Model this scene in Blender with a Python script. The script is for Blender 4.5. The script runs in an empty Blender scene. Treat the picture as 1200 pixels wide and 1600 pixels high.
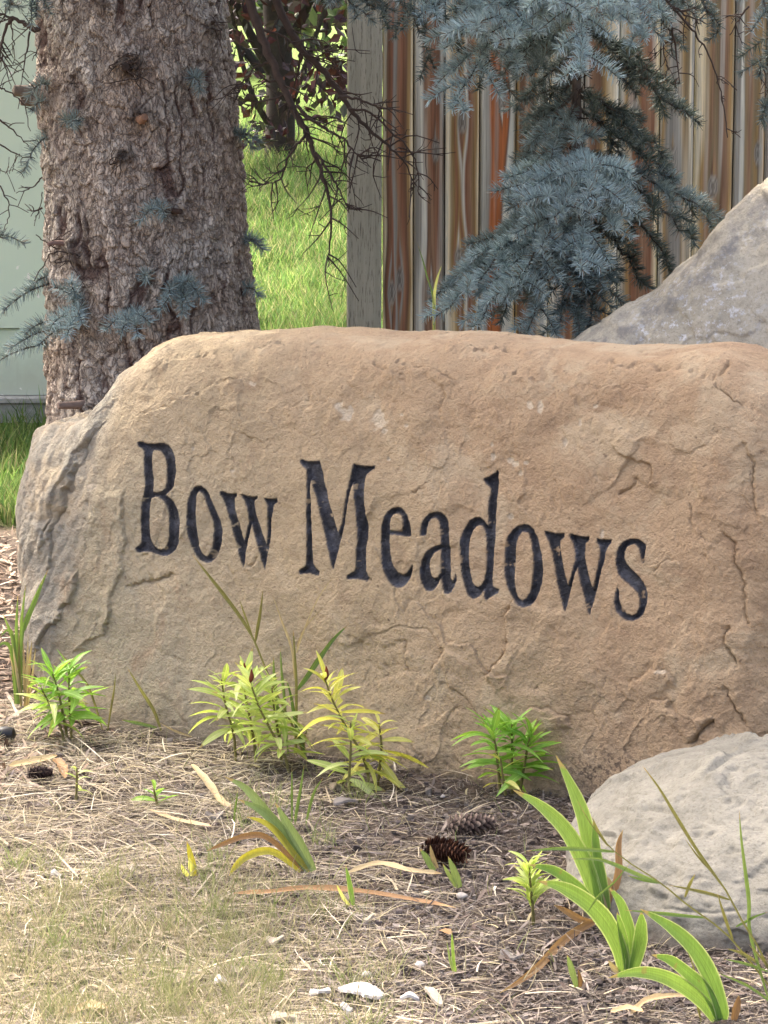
import bpy, math, random
import numpy as np
from mathutils import Vector, Matrix

rng = np.random.default_rng(7)
random.seed(7)
PI = math.pi
scene = bpy.context.scene
COL = scene.collection

# ------------------------------------------------------------------ camera, sky, sun, exposure
FPX, HOR, CAMH = 4500.0, 40.0, 1.4           # focal length in photo pixels, horizon row, eye height
PITCH = math.atan((800 - HOR) / FPX)
cam_d = bpy.data.cameras.new('camera')
cam = bpy.data.objects.new('camera', cam_d)
COL.objects.link(cam)
cam.location = (0, 0, CAMH)
cam.rotation_euler = (PI / 2 - PITCH, 0, 0)
cam_d.sensor_fit = 'VERTICAL'
cam_d.sensor_height = 36.0
cam_d.lens = FPX / 1600 * 36.0
cam_d.clip_start = 0.1
cam_d.clip_end = 2000
scene.camera = cam

SUN_EL = math.radians(57)
SUN_AZ_VEC = Vector((-0.62, 0.78))           # horizontal direction towards the sun (left, behind the stone)
SUN_AZ_VEC.normalize()
world = bpy.data.worlds.new('World')
scene.world = world
world.use_nodes = True
wn = world.node_tree.nodes
wl = world.node_tree.links
wn.clear()
w_out = wn.new('ShaderNodeOutputWorld')
w_bg = wn.new('ShaderNodeBackground')
w_sky = wn.new('ShaderNodeTexSky')
w_sky.sky_type = 'NISHITA'
w_sky.sun_disc = False
w_sky.sun_elevation = SUN_EL
w_sky.sun_rotation = math.atan2(SUN_AZ_VEC.x, SUN_AZ_VEC.y)
w_sky.air_density = 0.55
w_sky.dust_density = 10.0
w_sky.ozone_density = 0.0
w_bg.inputs['Strength'].default_value = 0.15
wl.new(w_sky.outputs[0], w_bg.inputs['Color'])
wl.new(w_bg.outputs[0], w_out.inputs['Surface'])

sun_d = bpy.data.lights.new('sun', 'SUN')
sun_d.energy = 2.0
sun_d.angle = math.radians(0.6)
sun_d.color = (1.0, 0.93, 0.80)
sun = bpy.data.objects.new('sun', sun_d)
COL.objects.link(sun)
sdir = Vector((SUN_AZ_VEC.x * math.cos(SUN_EL), SUN_AZ_VEC.y * math.cos(SUN_EL), math.sin(SUN_EL)))
sun.rotation_euler = sdir.to_track_quat('Z', 'Y').to_euler()
sun.location = sdir * 20

vs = scene.view_settings
vs.view_transform = 'Standard'
vs.look = 'None'
vs.exposure = 2.66
vs.gamma = 1.0
vs.use_curve_mapping = False
scene.cycles.max_bounces = 8
scene.cycles.diffuse_bounces = 4
scene.cycles.transparent_max_bounces = 8

# ------------------------------------------------------------------ helpers: projection
_f = np.array([0, math.cos(PITCH), -math.sin(PITCH)])
_u = np.array([0, math.sin(PITCH), math.cos(PITCH)])
_r = np.array([1.0, 0, 0])
CAM = np.array([0, 0, CAMH])


def ray(u, v):
    return _f + _r * (u - 600) / FPX + _u * (800 - v) / FPX


def P(u, v, y):
    d = ray(u, v)
    return CAM + d * (y / d[1])


def proj(V):
    q = V - CAM
    z = q @ _f
    return 600 + FPX * (q @ _r) / z, 800 - FPX * (q @ _u) / z


TY = np.array([-50, 7.4, 8.2, 9.5, 12, 15, 20, 30, 60, 900.0])
TZ = np.array([0, 0, 0.02, 0.12, 0.42, 0.77, 1.02, 1.18, 1.25, 1.25])


def tz(x, y):
    y = np.asarray(y, float)
    return (np.interp(y - 0.3, TY, TZ) + np.interp(y, TY, TZ) + np.interp(y + 0.3, TY, TZ)) / 3


def G(u, v, z=0.0):
    d = ray(u, v)
    t = (z - CAMH) / d[2]
    p = CAM + d * t
    for _ in range(25):
        zt = float(tz(p[0], p[1])) + z
        t = (zt - CAMH) / d[2]
        p = CAM + d * (0.5 * t + 0.5 * (p[1] / d[1]))
    return p


def lin(r, g, b, k=1.0):
    def c(x):
        x = x / 255.0
        return (x / 12.92 if x <= 0.04045 else ((x + 0.055) / 1.055) ** 2.4) * k
    return (c(r), c(g), c(b))


# ------------------------------------------------------------------ helpers: noise in numpy
_perm = np.random.default_rng(3).permutation(256)
_perm = np.concatenate([_perm, _perm, _perm])
_gr = np.random.default_rng(4).normal(size=(256, 3))
_gr /= np.linalg.norm(_gr, axis=1)[:, None]


def perlin(p):
    p = np.asarray(p, np.float64)
    i = np.floor(p).astype(np.int64)
    f = p - i
    i &= 255
    w = f * f * f * (f * (f * 6 - 15) + 10)
    out = 0
    for dx in (0, 1):
        wx = w[:, 0] if dx else 1 - w[:, 0]
        for dy in (0, 1):
            wy = w[:, 1] if dy else 1 - w[:, 1]
            for dz in (0, 1):
                wz = w[:, 2] if dz else 1 - w[:, 2]
                h = _perm[_perm[_perm[i[:, 0] + dx] + i[:, 1] + dy] + i[:, 2] + dz]
                g = _gr[h]
                out = out + wx * wy * wz * (g[:, 0] * (f[:, 0] - dx) + g[:, 1] * (f[:, 1] - dy) + g[:, 2] * (f[:, 2] - dz))
    return out * 1.5


def fbm(p, o=4, gain=0.5):
    a, s, r = 1.0, 0.0, 0
    p = np.asarray(p, float)
    for k in range(o):
        r = r + a * perlin(p * (2 ** k) + 17.3 * k)
        s += a
        a *= gain
    return r / s


_rnd = np.random.default_rng(9).random((4096, 4))


def worley(p, vec=False):
    i = np.floor(p).astype(np.int64)
    f = p - i
    F1 = np.full(len(p), 9.0)
    F2 = np.full(len(p), 9.0)
    idv = np.zeros(len(p))
    off = np.zeros((len(p), 3))
    for dx in (-1, 0, 1):
        for dy in (-1, 0, 1):
            for dz in (-1, 0, 1):
                h = ((i[:, 0] + dx) * 73856093 ^ (i[:, 1] + dy) * 19349663 ^ (i[:, 2] + dz) * 83492791) & 4095
                q = _rnd[h]
                d = np.sqrt((q[:, 0] + dx - f[:, 0]) ** 2 + (q[:, 1] + dy - f[:, 1]) ** 2 + (q[:, 2] + dz - f[:, 2]) ** 2)
                c = d < F1
                F2 = np.where(c, F1, np.minimum(F2, d))
                idv = np.where(c, q[:, 3], idv)
                F1 = np.where(c, d, F1)
                if vec: off[c] = (f - q[:, :3] - (dx, dy, dz))[c]
    if vec: return F1, F2, idv, off
    return F1, F2, idv


def facets(q, scale, seed):
    """broken-rock relief: warped cells, each its own height and tilt, about -1..1"""
    w = q * scale + 0.35 * np.stack([perlin(q * scale * 0.9 + seed), perlin(q * scale * 0.9 + seed + 31), perlin(q * scale * 0.9 + seed + 57)], 1) \
        + 0.14 * np.stack([perlin(q * scale * 3 + seed), perlin(q * scale * 3 + seed + 31), perlin(q * scale * 3 + seed + 57)], 1)
    f1, f2, i, off = worley(w + seed, True)
    a = i * 91.7
    tilt = off[:, 0] * np.cos(a) + off[:, 2] * np.sin(a) + 0.4 * off[:, 1] * np.cos(a * 3)
    return (i - 0.5) * 1.1 + 1.2 * tilt * sstep(0, 0.12, f2 - f1)


def sstep(a, b, x):
    t = np.clip((x - a) / (b - a), 0, 1)
    return t * t * (3 - 2 * t)


# ------------------------------------------------------------------ helpers: objects
def tag(o, label=None, cat=None, group=None, kind=None):
    if label: o['label'] = label
    if cat: o['category'] = cat
    if group: o['group'] = group
    if kind: o['kind'] = kind
    return o


def thing(name, loc, label, cat, group=None):
    o = bpy.data.objects.new(name, None)
    COL.objects.link(o)
    o.location = [float(c) for c in loc]
    o.empty_display_size = 0.05
    return tag(o, label, cat, group)


def mesh_np(name, V, F, attrs=None, smooth=True, normals=None):
    me = bpy.data.meshes.new(name)
    V = np.ascontiguousarray(V, np.float32)
    F = np.ascontiguousarray(F, np.int32)
    n, k = F.shape
    me.vertices.add(len(V))
    me.vertices.foreach_set('co', V.ravel())
    me.loops.add(n * k)
    me.loops.foreach_set('vertex_index', F.ravel())
    me.polygons.add(n)
    me.polygons.foreach_set('loop_start', np.arange(0, n * k, k, dtype=np.int32))
    me.polygons.foreach_set('use_smooth', np.full(n, smooth, bool))
    me.update(calc_edges=True)
    for an, av in (attrs or {}).items():
        av = np.asarray(av, np.float32)
        if av.ndim == 1:
            a = me.attributes.new(an, 'FLOAT', 'POINT')
            a.data.foreach_set('value', np.ascontiguousarray(av))
        else:
            if av.shape[1] == 3:
                av = np.concatenate([av, np.ones((len(av), 1), np.float32)], 1)
            a = me.attributes.new(an, 'FLOAT_COLOR', 'POINT')
            a.data.foreach_set('color', np.ascontiguousarray(av).ravel())
    if normals is not None:
        me.normals_split_custom_set_from_vertices(np.ascontiguousarray(normals, np.float32))
    return me


def obj(name, me, mat, parent=None, loc=(0, 0, 0), rot=None, scale=None):
    o = bpy.data.objects.new(name, me)
    COL.objects.link(o)
    if mat is not None and len(me.materials) == 0:
        me.materials.append(mat)
    o.location = [float(c) for c in loc]
    if rot is not None: o.rotation_euler = rot
    if scale is not None: o.scale = scale
    if parent is not None: o.parent = parent
    return o


def part(name, V, F, mat, parent, attrs=None, smooth=True, normals=None):
    """mesh given in world coordinates, stored relative to its thing"""
    root = parent
    while root.parent: root = root.parent
    V = np.asarray(V, float) - np.array(root.location)
    return obj(name, mesh_np(name, V, F, attrs, smooth, normals), mat, parent)


def grid_faces(nu, nv, closed_u=False):
    i = np.arange(nu if closed_u else nu - 1)
    j = np.arange(nv - 1)
    I, J = np.meshgrid(i, j, indexing='ij')
    I2 = (I + 1) % nu
    return np.stack([I * nv + J, I2 * nv + J, I2 * nv + J + 1, I * nv + J + 1], -1).reshape(-1, 4)


def grid_normals(V, nu, nv, closed_u=False):
    A = V.reshape(nu, nv, 3)
    if closed_u:
        du = np.roll(A, -1, 0) - np.roll(A, 1, 0)
    else:
        du = np.gradient(A, axis=0)
    dv = np.gradient(A, axis=1)
    n = np.cross(du, dv)
    n /= np.linalg.norm(n, axis=2)[..., None] + 1e-12
    return n.reshape(-1, 3)


class Soup:
    """collects strips and tubes into one mesh with a colour per vertex"""
    def __init__(s):
        s.V, s.F, s.C, s.n = [], [], [], 0

    def add(s, V, F, c):
        V = np.asarray(V, float)
        s.V.append(V)
        s.F.append(np.asarray(F) + s.n)
        c = np.asarray(c, float)
        s.C.append(np.tile(c, (len(V), 1)) if c.ndim == 1 else c)
        s.n += len(V)

    def tube(s, pts, rad, c, k=6):
        pts = np.asarray(pts, float)
        n = len(pts)
        rad = np.broadcast_to(np.asarray(rad, float), (n,))
        t = np.gradient(pts, axis=0)
        t /= np.linalg.norm(t, axis=1)[:, None] + 1e-12
        ref = np.array([0.31, 0.17, 0.93]) if abs(t[0, 2]) < 0.8 else np.array([0.9, 0.3, 0.1])
        a = np.cross(t, ref)
        a /= np.linalg.norm(a, axis=1)[:, None] + 1e-12
        b = np.cross(t, a)
        ang = np.arange(k) * 2 * PI / k
        V = pts[:, None] + rad[:, None, None] * (np.cos(ang)[None, :, None] * a[:, None] + np.sin(ang)[None, :, None] * b[:, None])
        F = []
        for i in range(n - 1):
            for j in range(k):
                F.append((i * k + j, i * k + (j + 1) % k, (i + 1) * k + (j + 1) % k, (i + 1) * k + j))
        s.add(V.reshape(-1, 3), F, c)
        for e in (0, n - 1):        # end caps
            q = [(j, (j + 1) % k, (j + 2) % k, k) for j in range(0, k, 2)]
            if not e: q = [x[::-1] for x in q]
            s.add(np.concatenate([V[e], pts[e:e + 1] + t[e] * rad[e] * (0.4 if e else -0.4)]), q, c)

    def out(s):
        V = np.concatenate(s.V)
        F = np.concatenate(s.F)
        return V, F, np.concatenate(s.C)

    def part(s, name, mat, parent, smooth=True):
        V, F, C = s.out()
        return part(name, V, F, mat, parent, {'col': C}, smooth)


def spline(pts, n=20):
    """Catmull-Rom through the points"""
    p = np.asarray(pts, float)
    p = np.concatenate([2 * p[:1] - p[1:2], p, 2 * p[-1:] - p[-2:-1]])
    m = len(p) - 3
    t = np.linspace(0, m - 1e-6, n)
    i = t.astype(int)
    f = (t - i)[:, None]
    a, b, c, d = p[i], p[i + 1], p[i + 2], p[i + 3]
    return 0.5 * (2 * b + (c - a) * f + (2 * a - 5 * b + 4 * c - d) * f ** 2 + (3 * b - a - 3 * c + d) * f ** 3)


# ------------------------------------------------------------------ helpers: materials
class NT:
    def __init__(s, name):
        s.m = bpy.data.materials.new(name)
        s.m.use_nodes = True
        s.t = s.m.node_tree
        s.t.nodes.clear()
        s.out = s.t.nodes.new('ShaderNodeOutputMaterial')
        s.tc = None

    def n(s, typ, **kw):
        x = s.t.nodes.new(typ)
        for k, v in kw.items():
            if hasattr(x, k): setattr(x, k, v)
        return x

    def l(s, a, b):
        s.t.links.new(a, b)

    def coord(s, scale=(1, 1, 1), kind='Object'):
        if s.tc is None: s.tc = s.n('ShaderNodeTexCoord')
        m = s.n('ShaderNodeMapping')
        m.inputs['Scale'].default_value = scale
        s.l(s.tc.outputs[kind], m.inputs['Vector'])
        return m.outputs[0]

    def noise(s, scale, detail=4, rough=0.55, vec=None, dist=0.0):
        x = s.n('ShaderNodeTexNoise')
        x.inputs['Scale'].default_value = scale
        x.inputs['Detail'].default_value = detail
        x.inputs['Roughness'].default_value = rough
        x.inputs['Distortion'].default_value = dist
        s.l(vec if vec is not None else s.coord(), x.inputs['Vector'])
        return x.outputs['Fac']

    def ramp(s, fac, stops):
        r = s.n('ShaderNodeValToRGB')
        e = r.color_ramp.elements
        while len(e) < len(stops): e.new(0.5)
        for k, (p, c) in enumerate(stops):
            e[k].position = p
            e[k].color = (c, c, c, 1) if np.isscalar(c) else (*c, 1)
        s.l(fac, r.inputs[0])
        return r.outputs[0]

    def mix(s, fac, a, b, mode='MIX'):
        x = s.n('ShaderNodeMix', data_type='RGBA', blend_type=mode)
        for sock, v in ((x.inputs[0], fac), (x.inputs[6], a), (x.inputs[7], b)):
            if hasattr(v, 'links'): s.l(v, sock)
            elif np.isscalar(v): sock.default_value = v
            else: sock.default_value = (*v, 1)
        return x.outputs[2]

    def math(s, op, a, b=0.0):
        x = s.n('ShaderNodeMath', operation=op)
        for sock, v in zip(x.inputs, (a, b)):
            if hasattr(v, 'links'): s.l(v, sock)
            else: sock.default_value = v
        return x.outputs[0]

    def attr(s, name):
        a = s.n('ShaderNodeAttribute', attribute_name=name)
        return a

    def bump(s, h, dist, strength=1.0, normal=None):
        b = s.n('ShaderNodeBump')
        b.inputs['Distance'].default_value = dist
        b.inputs['Strength'].default_value = strength
        s.l(h, b.inputs['Height'])
        if normal is not None: s.l(normal, b.inputs['Normal'])
        return b.outputs[0]

    def bsdf(s, col, rough=0.8, normal=None, spec=0.3, trans=None, transcol=None):
        p = s.n('ShaderNodeBsdfPrincipled')
        if hasattr(col, 'links'): s.l(col, p.inputs['Base Color'])
        else: p.inputs['Base Color'].default_value = (*col, 1)
        if hasattr(rough, 'links'): s.l(rough, p.inputs['Roughness'])
        else: p.inputs['Roughness'].default_value = rough
        if hasattr(spec, 'links'): s.l(spec, p.inputs['Specular IOR Level'])
        else: p.inputs['Specular IOR Level'].default_value = spec
        if normal is not None: s.l(normal, p.inputs['Normal'])
        sh = p.outputs[0]
        if trans:
            t = s.n('ShaderNodeBsdfTranslucent')
            tcx = transcol if transcol is not None else col
            if hasattr(tcx, 'links'): s.l(tcx, t.inputs[0])
            else: t.inputs[0].default_value = (*tcx, 1)
            mx = s.n('ShaderNodeMixShader')
            mx.inputs[0].default_value = trans
            s.l(sh, mx.inputs[1])
            s.l(t.outputs[0], mx.inputs[2])
            sh = mx.outputs[0]
        s.l(sh, s.out.inputs['Surface'])
        return s.m


def m_vcol(name, rough=0.7, trans=None, spec=0.25, grain=0.0, gscale=60):
    t = NT(name)
    c = t.attr('col').outputs['Color']
    if grain:
        nz = t.noise(gscale, 3)
        c = t.mix(1.0, c, t.ramp(nz, [(0.25, 1 - grain), (0.75, 1 + grain)]), 'MULTIPLY')
    return t.bsdf(c, rough, spec=spec, trans=trans)


def m_sandstone():
    t = NT('sandstone')
    z = t.attr('zone').outputs['Fac']
    pale = t.attr('pale').outputs['Fac']
    paint = t.attr('paint').outputs['Fac']
    grey = t.attr('grey').outputs['Fac']
    n1 = t.noise(3.2, 6, 0.6)
    n2 = t.noise(17, 6, 0.62)
    n3 = t.noise(150, 4, 0.7)
    tan = t.mix(t.ramp(n1, [(0.35, 0.0), (0.65, 1.0)]), (0.415, 0.318, 0.192), (0.485, 0.38, 0.235))
    red = t.mix(t.ramp(n1, [(0.35, 0.0), (0.65, 1.0)]), (0.405, 0.28, 0.165), (0.46, 0.325, 0.195))
    olive = t.mix(t.ramp(n1, [(0.35, 0.0), (0.65, 1.0)]), (0.385, 0.338, 0.23), (0.445, 0.392, 0.275))
    zz = t.math('ADD', z, t.math('MULTIPLY', t.math('SUBTRACT', n1, 0.5), 0.9))
    c = t.mix(t.ramp(zz, [(0.12, 0.0), (0.45, 1.0)]), olive, tan)
    c = t.mix(t.ramp(zz, [(0.5, 0.0), (0.85, 1.0)]), c, red)
    gg = t.math('ADD', grey, t.math('MULTIPLY', t.math('SUBTRACT', n2, 0.5), 0.8))
    c = t.mix(t.ramp(gg, [(0.25, 0.0), (0.75, 1.0)]), c, (0.30, 0.285, 0.232))
    c = t.mix(t.ramp(n2, [(0.40, 0.0), (0.72, 0.45)]), c, (0.47, 0.365, 0.235))
    c = t.mix(t.ramp(n2, [(0.28, 0.40), (0.45, 0.0)]), c, (0.25, 0.175, 0.115))
    c = t.mix(t.ramp(n3, [(0.32, 0.42), (0.48, 0.0)]), c, (0.22, 0.155, 0.10))
    c = t.mix(t.ramp(n3, [(0.58, 0.0), (0.75, 0.45)]), c, (0.55, 0.44, 0.29))
    pt = t.noise(6.5, 5, 0.62, dist=0.6)
    c = t.mix(t.ramp(pt, [(0.53, 0.0), (0.63, 0.55)]), c, (0.52, 0.42, 0.275))
    c = t.mix(t.ramp(pt, [(0.30, 0.5), (0.42, 0.0)]), c, (0.30, 0.195, 0.12))
    pit = t.ramp(t.noise(95, 3, 0.55), [(0.26, 0.7), (0.34, 0.0)])
    c = t.mix(pit, c, (0.17, 0.12, 0.08))
    c = t.mix(pale, c, (0.60, 0.51, 0.37))
    stain = t.math('MULTIPLY', t.attr('lichen').outputs['Fac'], t.ramp(t.noise(120, 3, 0.6), [(0.5, 0.0), (0.58, 1.0)]))
    c = t.mix(t.math('MULTIPLY', stain, 0.75), c, (0.10, 0.075, 0.06))
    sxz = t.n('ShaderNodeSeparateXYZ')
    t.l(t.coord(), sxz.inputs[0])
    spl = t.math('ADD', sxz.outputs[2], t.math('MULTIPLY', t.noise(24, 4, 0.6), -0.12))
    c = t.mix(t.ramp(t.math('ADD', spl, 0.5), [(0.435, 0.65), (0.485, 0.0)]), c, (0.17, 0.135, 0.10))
    # weathered black paint in the cut letters
    dust = t.ramp(t.noise(34, 4, 0.65), [(0.46, 0.0), (0.74, 1.0)])
    pc = t.mix(t.math('MULTIPLY', dust, 0.75), (0.021, 0.022, 0.028), (0.13, 0.135, 0.16))
    spk = t.ramp(t.noise(420, 2, 0.5), [(0.70, 0.0), (0.74, 1.0)])
    pc = t.mix(t.math('MULTIPLY', spk, 0.7), pc, (0.35, 0.33, 0.30))
    c = t.mix(paint, c, pc)
    rough = t.mix(paint, (0.9, 0.9, 0.9), t.ramp(t.noise(60, 3), [(0.3, 0.30), (0.7, 0.55)]))
    spec = t.mix(paint, (0.2, 0.2, 0.2), (0.5, 0.5, 0.5))
    h = t.math('ADD', t.noise(260, 5, 0.7), t.math('MULTIPLY', t.noise(75, 5, 0.65), 1.8))
    return t.bsdf(c, rough, t.bump(h, 0.0055, 1.0), spec)


def m_rock(name, c0, c1, c2, white=None, scale=1.0):
    t = NT(name)
    n1 = t.noise(4 * scale, 6, 0.6)
    n2 = t.noise(22 * scale, 6, 0.65)
    n3 = t.noise(170 * scale, 4, 0.7)
    c = t.mix(t.ramp(n1, [(0.35, 0.0), (0.65, 1.0)]), c0, c1)
    c = t.mix(t.ramp(n2, [(0.45, 0.0), (0.75, 0.8)]), c, c2)
    c = t.mix(t.ramp(n3, [(0.32, 0.55), (0.48, 0.0)]), c, tuple(0.45 * x for x in c0))
    c = t.mix(t.ramp(t.noise(9 * scale, 5, 0.65), [(0.36, 0.45), (0.46, 0.0)]), c, tuple(0.62 * x for x in c0))
    c = t.mix(t.ramp(n3, [(0.58, 0.0), (0.75, 0.4)]), c, tuple(min(0.8, 1.5 * x) for x in c1))
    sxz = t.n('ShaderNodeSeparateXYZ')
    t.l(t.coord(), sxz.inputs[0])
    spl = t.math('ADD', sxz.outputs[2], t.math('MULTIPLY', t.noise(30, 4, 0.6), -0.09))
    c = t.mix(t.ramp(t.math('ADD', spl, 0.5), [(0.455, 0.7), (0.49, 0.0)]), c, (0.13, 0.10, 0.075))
    if white:
        w = t.math('MULTIPLY', t.attr('pale').outputs['Fac'], t.ramp(t.noise(60, 5, 0.75), [(0.54, 0.0), (0.62, 0.95)]))
        c = t.mix(w, c, white)
        dk = t.math('MULTIPLY', t.attr('lichen').outputs['Fac'], t.ramp(t.noise(26, 5, 0.7), [(0.40, 0.0), (0.62, 1.0)]))
        c = t.mix(t.math('MULTIPLY', dk, 0.8), c, (0.21, 0.20, 0.185))
    h = t.math('ADD', t.noise(260 * scale, 5, 0.65), t.math('MULTIPLY', t.noise(70 * scale, 4, 0.6), 1.5))
    return t.bsdf(c, 0.9, t.bump(h, 0.002, 0.8), 0.2)


def m_bark():
    t = NT('bark')
    plate = t.attr('plate').outputs['Fac']
    rid = t.attr('rid').outputs['Fac']
    n1 = t.noise(45, 5, 0.65, t.coord((1, 1, 0.45)))
    n2 = t.noise(4, 4, 0.6)
    n3 = t.noise(220, 4, 0.7)
    grey = t.mix(rid, (0.40, 0.35, 0.28), (0.65, 0.59, 0.49))
    pink = t.mix(rid, (0.41, 0.325, 0.245), (0.63, 0.53, 0.42))
    face = t.mix(t.ramp(n2, [(0.42, 0.0), (0.60, 1.0)]), pink, grey)
    face = t.mix(t.ramp(n1, [(0.35, 0.45), (0.55, 0.0)]), face, (0.15, 0.105, 0.085))
    face = t.mix(t.ramp(n3, [(0.55, 0.0), (0.75, 0.5)]), face, (0.47, 0.42, 0.38))
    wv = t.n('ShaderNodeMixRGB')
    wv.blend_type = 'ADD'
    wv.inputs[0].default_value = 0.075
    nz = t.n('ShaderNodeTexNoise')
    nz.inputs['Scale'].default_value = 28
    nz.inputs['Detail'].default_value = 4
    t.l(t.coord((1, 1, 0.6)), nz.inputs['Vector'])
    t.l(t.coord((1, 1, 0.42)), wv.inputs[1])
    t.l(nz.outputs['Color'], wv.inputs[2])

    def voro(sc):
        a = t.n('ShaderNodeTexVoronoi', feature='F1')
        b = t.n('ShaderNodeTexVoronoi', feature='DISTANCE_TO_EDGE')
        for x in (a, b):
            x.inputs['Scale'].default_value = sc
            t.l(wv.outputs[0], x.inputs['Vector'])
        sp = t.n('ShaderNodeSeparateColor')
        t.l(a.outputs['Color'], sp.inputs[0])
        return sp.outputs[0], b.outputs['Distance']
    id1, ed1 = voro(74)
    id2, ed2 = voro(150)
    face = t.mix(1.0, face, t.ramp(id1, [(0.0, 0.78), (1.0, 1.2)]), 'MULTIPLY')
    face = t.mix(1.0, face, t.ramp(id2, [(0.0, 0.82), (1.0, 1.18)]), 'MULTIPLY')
    face = t.mix(t.ramp(ed1, [(0.01, 0.55), (0.07, 0.0)]), face, (0.15, 0.105, 0.085))  # brown inner bark, with crack shade painted in along flake edges
    c = t.mix(t.ramp(plate, [(0.1, 0.0), (0.75, 1.0)]), (0.15, 0.10, 0.08), face)
    c = t.mix(t.attr('knot').outputs['Fac'], c, (0.065, 0.05, 0.04))
    h = t.math('ADD', t.noise(160, 5, 0.7), t.math('MULTIPLY', n1, 1.0))
    h = t.math('ADD', h, t.math('MULTIPLY', id1, 0.9))
    h = t.math('ADD', h, t.math('MULTIPLY', id2, 0.5))
    h = t.math('ADD', h, t.math('MULTIPLY', t.ramp(ed1, [(0.0, 0.0), (0.12, 1.0)]), 0.8))
    return t.bsdf(c, 0.95, t.bump(h, 0.0055, 1.0), 0.15)


def m_board():
    t = NT('weathered_cedar')
    c = t.attr('col').outputs['Color']
    g = t.noise(1.0, 6, 0.7, t.coord((260, 260, 5)))
    g2 = t.noise(1.0, 4, 0.6, t.coord((90, 90, 1.6)))
    c = t.mix(1.0, c, t.ramp(g, [(0.32, 0.68), (0.5, 1.0), (0.75, 1.12)]), 'MULTIPLY')
    c = t.mix(1.0, c, t.ramp(g2, [(0.32, 0.70), (0.6, 1.1)]), 'MULTIPLY')
    h = t.math('ADD', g, t.math('MULTIPLY', g2, 1.2))
    return t.bsdf(c, 0.8, t.bump(h, 0.0018, 0.7), 0.25)


def m_post():
    t = NT('treated_post')
    g = t.noise(1.0, 5, 0.7, t.coord((330, 330, 26)))
    g2 = t.noise(1.0, 4, 0.6, t.coord((70, 70, 3)))
    c = t.mix(t.ramp(g2, [(0.35, 0.0), (0.65, 1.0)]), (0.39, 0.38, 0.285), (0.49, 0.475, 0.36))
    c = t.mix(t.ramp(g, [(0.37, 0.8), (0.46, 0.0)]), c, (0.12, 0.115, 0.085))
    return t.bsdf(c, 0.85, t.bump(g, 0.0025, 0.9), 0.2)


def m_ground():
    t = NT('mulch_and_soil')
    n1 = t.noise(5, 5, 0.6)
    n2 = t.noise(60, 5, 0.7)
    n3 = t.noise(300, 3, 0.7)
    c = t.mix(t.ramp(n1, [(0.38, 0.0), (0.62, 1.0)]), (0.06, 0.048, 0.042), (0.11, 0.085, 0.062))
    c = t.mix(t.ramp(n2, [(0.42, 0.0), (0.7, 0.75)]), c, (0.17, 0.135, 0.10))
    c = t.mix(t.ramp(n3, [(0.3, 0.5), (0.5, 0.0)]), c, (0.04, 0.033, 0.03))
    lawn = t.mix(n2, (0.055, 0.085, 0.018), (0.10, 0.15, 0.03))
    c = t.mix(t.attr('lawn').outputs['Fac'], c, lawn)
    return t.bsdf(c, 0.95, t.bump(t.math('ADD', n2, n3), 0.01, 0.8), 0.1)


def m_leaf(name, c0, c1, trans=0.35, rough=0.45, vein=True, scale=30):
    t = NT(name)
    oi = t.n('ShaderNodeObjectInfo').outputs['Random']
    n = t.noise(scale, 3, 0.6)
    f = t.math('ADD', t.math('MULTIPLY', oi, 0.65), t.math('MULTIPLY', n, 0.5))
    c = t.mix(t.ramp(f, [(0.2, 0.0), (0.9, 1.0)]), c0, c1)
    if name.startswith('lily'):
        sx = t.n('ShaderNodeSeparateXYZ')
        t.l(t.coord(), sx.inputs[0])
        ay = t.math('ABSOLUTE', sx.outputs[1])
        c = t.mix(t.ramp(ay, [(0.004, 0.55), (0.014, 0.0)]), c, tuple(min(0.8, 1.4 * x + 0.06) for x in c1))
        tip = t.math('ADD', sx.outputs[0], t.math('MULTIPLY', oi, 0.16))
        c = t.mix(t.ramp(tip, [(0.97, 0.0), (1.08, 0.8)]), c, (0.36, 0.24, 0.10))
        sp = t.ramp(t.noise(38, 2), [(0.68, 0.0), (0.72, 0.6)])
        c = t.mix(sp, c, (0.30, 0.24, 0.09))
    if name == 'iris_leaf':
        c = t.mix(t.ramp(t.attr('edge').outputs['Fac'], [(0.80, 0.0), (0.97, 0.85)]), c, (0.60, 0.66, 0.30))
    cx = t.n('ShaderNodeCombineXYZ')
    t.l(t.math('MULTIPLY', t.attr('cross').outputs['Fac'], 9.0), cx.inputs[0])
    t.l(t.math('MULTIPLY', t.attr('along').outputs['Fac'], 1.6), cx.inputs[1])
    t.l(t.math('MULTIPLY', oi, 37.0), cx.inputs[2])
    if not name.startswith('lily'):
        c = t.mix(1.0, c, t.ramp(t.noise(1.0, 4, 0.65, cx.outputs[0]), [(0.3, 0.72), (0.7, 1.22)]), 'MULTIPLY')
        tipn = t.math('ADD', t.attr('along').outputs['Fac'], t.math('MULTIPLY', t.noise(60, 3), 0.12))
        c = t.mix(t.ramp(tipn, [(0.985, 0.0), (1.03, 0.85)]), c, (0.40, 0.28, 0.13))
        c = t.mix(t.ramp(t.noise(45, 2), [(0.70, 0.0), (0.74, 0.6)]), c, (0.28, 0.21, 0.08))
    fine = t.noise(1.0, 3, 0.6, t.coord((600, 600, 20)))
    c = t.mix(1.0, c, t.ramp(fine, [(0.3, 0.85), (0.7, 1.1)]), 'MULTIPLY')
    return t.bsdf(c, rough, spec=0.4, trans=trans, transcol=t.mix(1.0, c, (1.25, 1.25, 0.75), 'MULTIPLY'))


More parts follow.
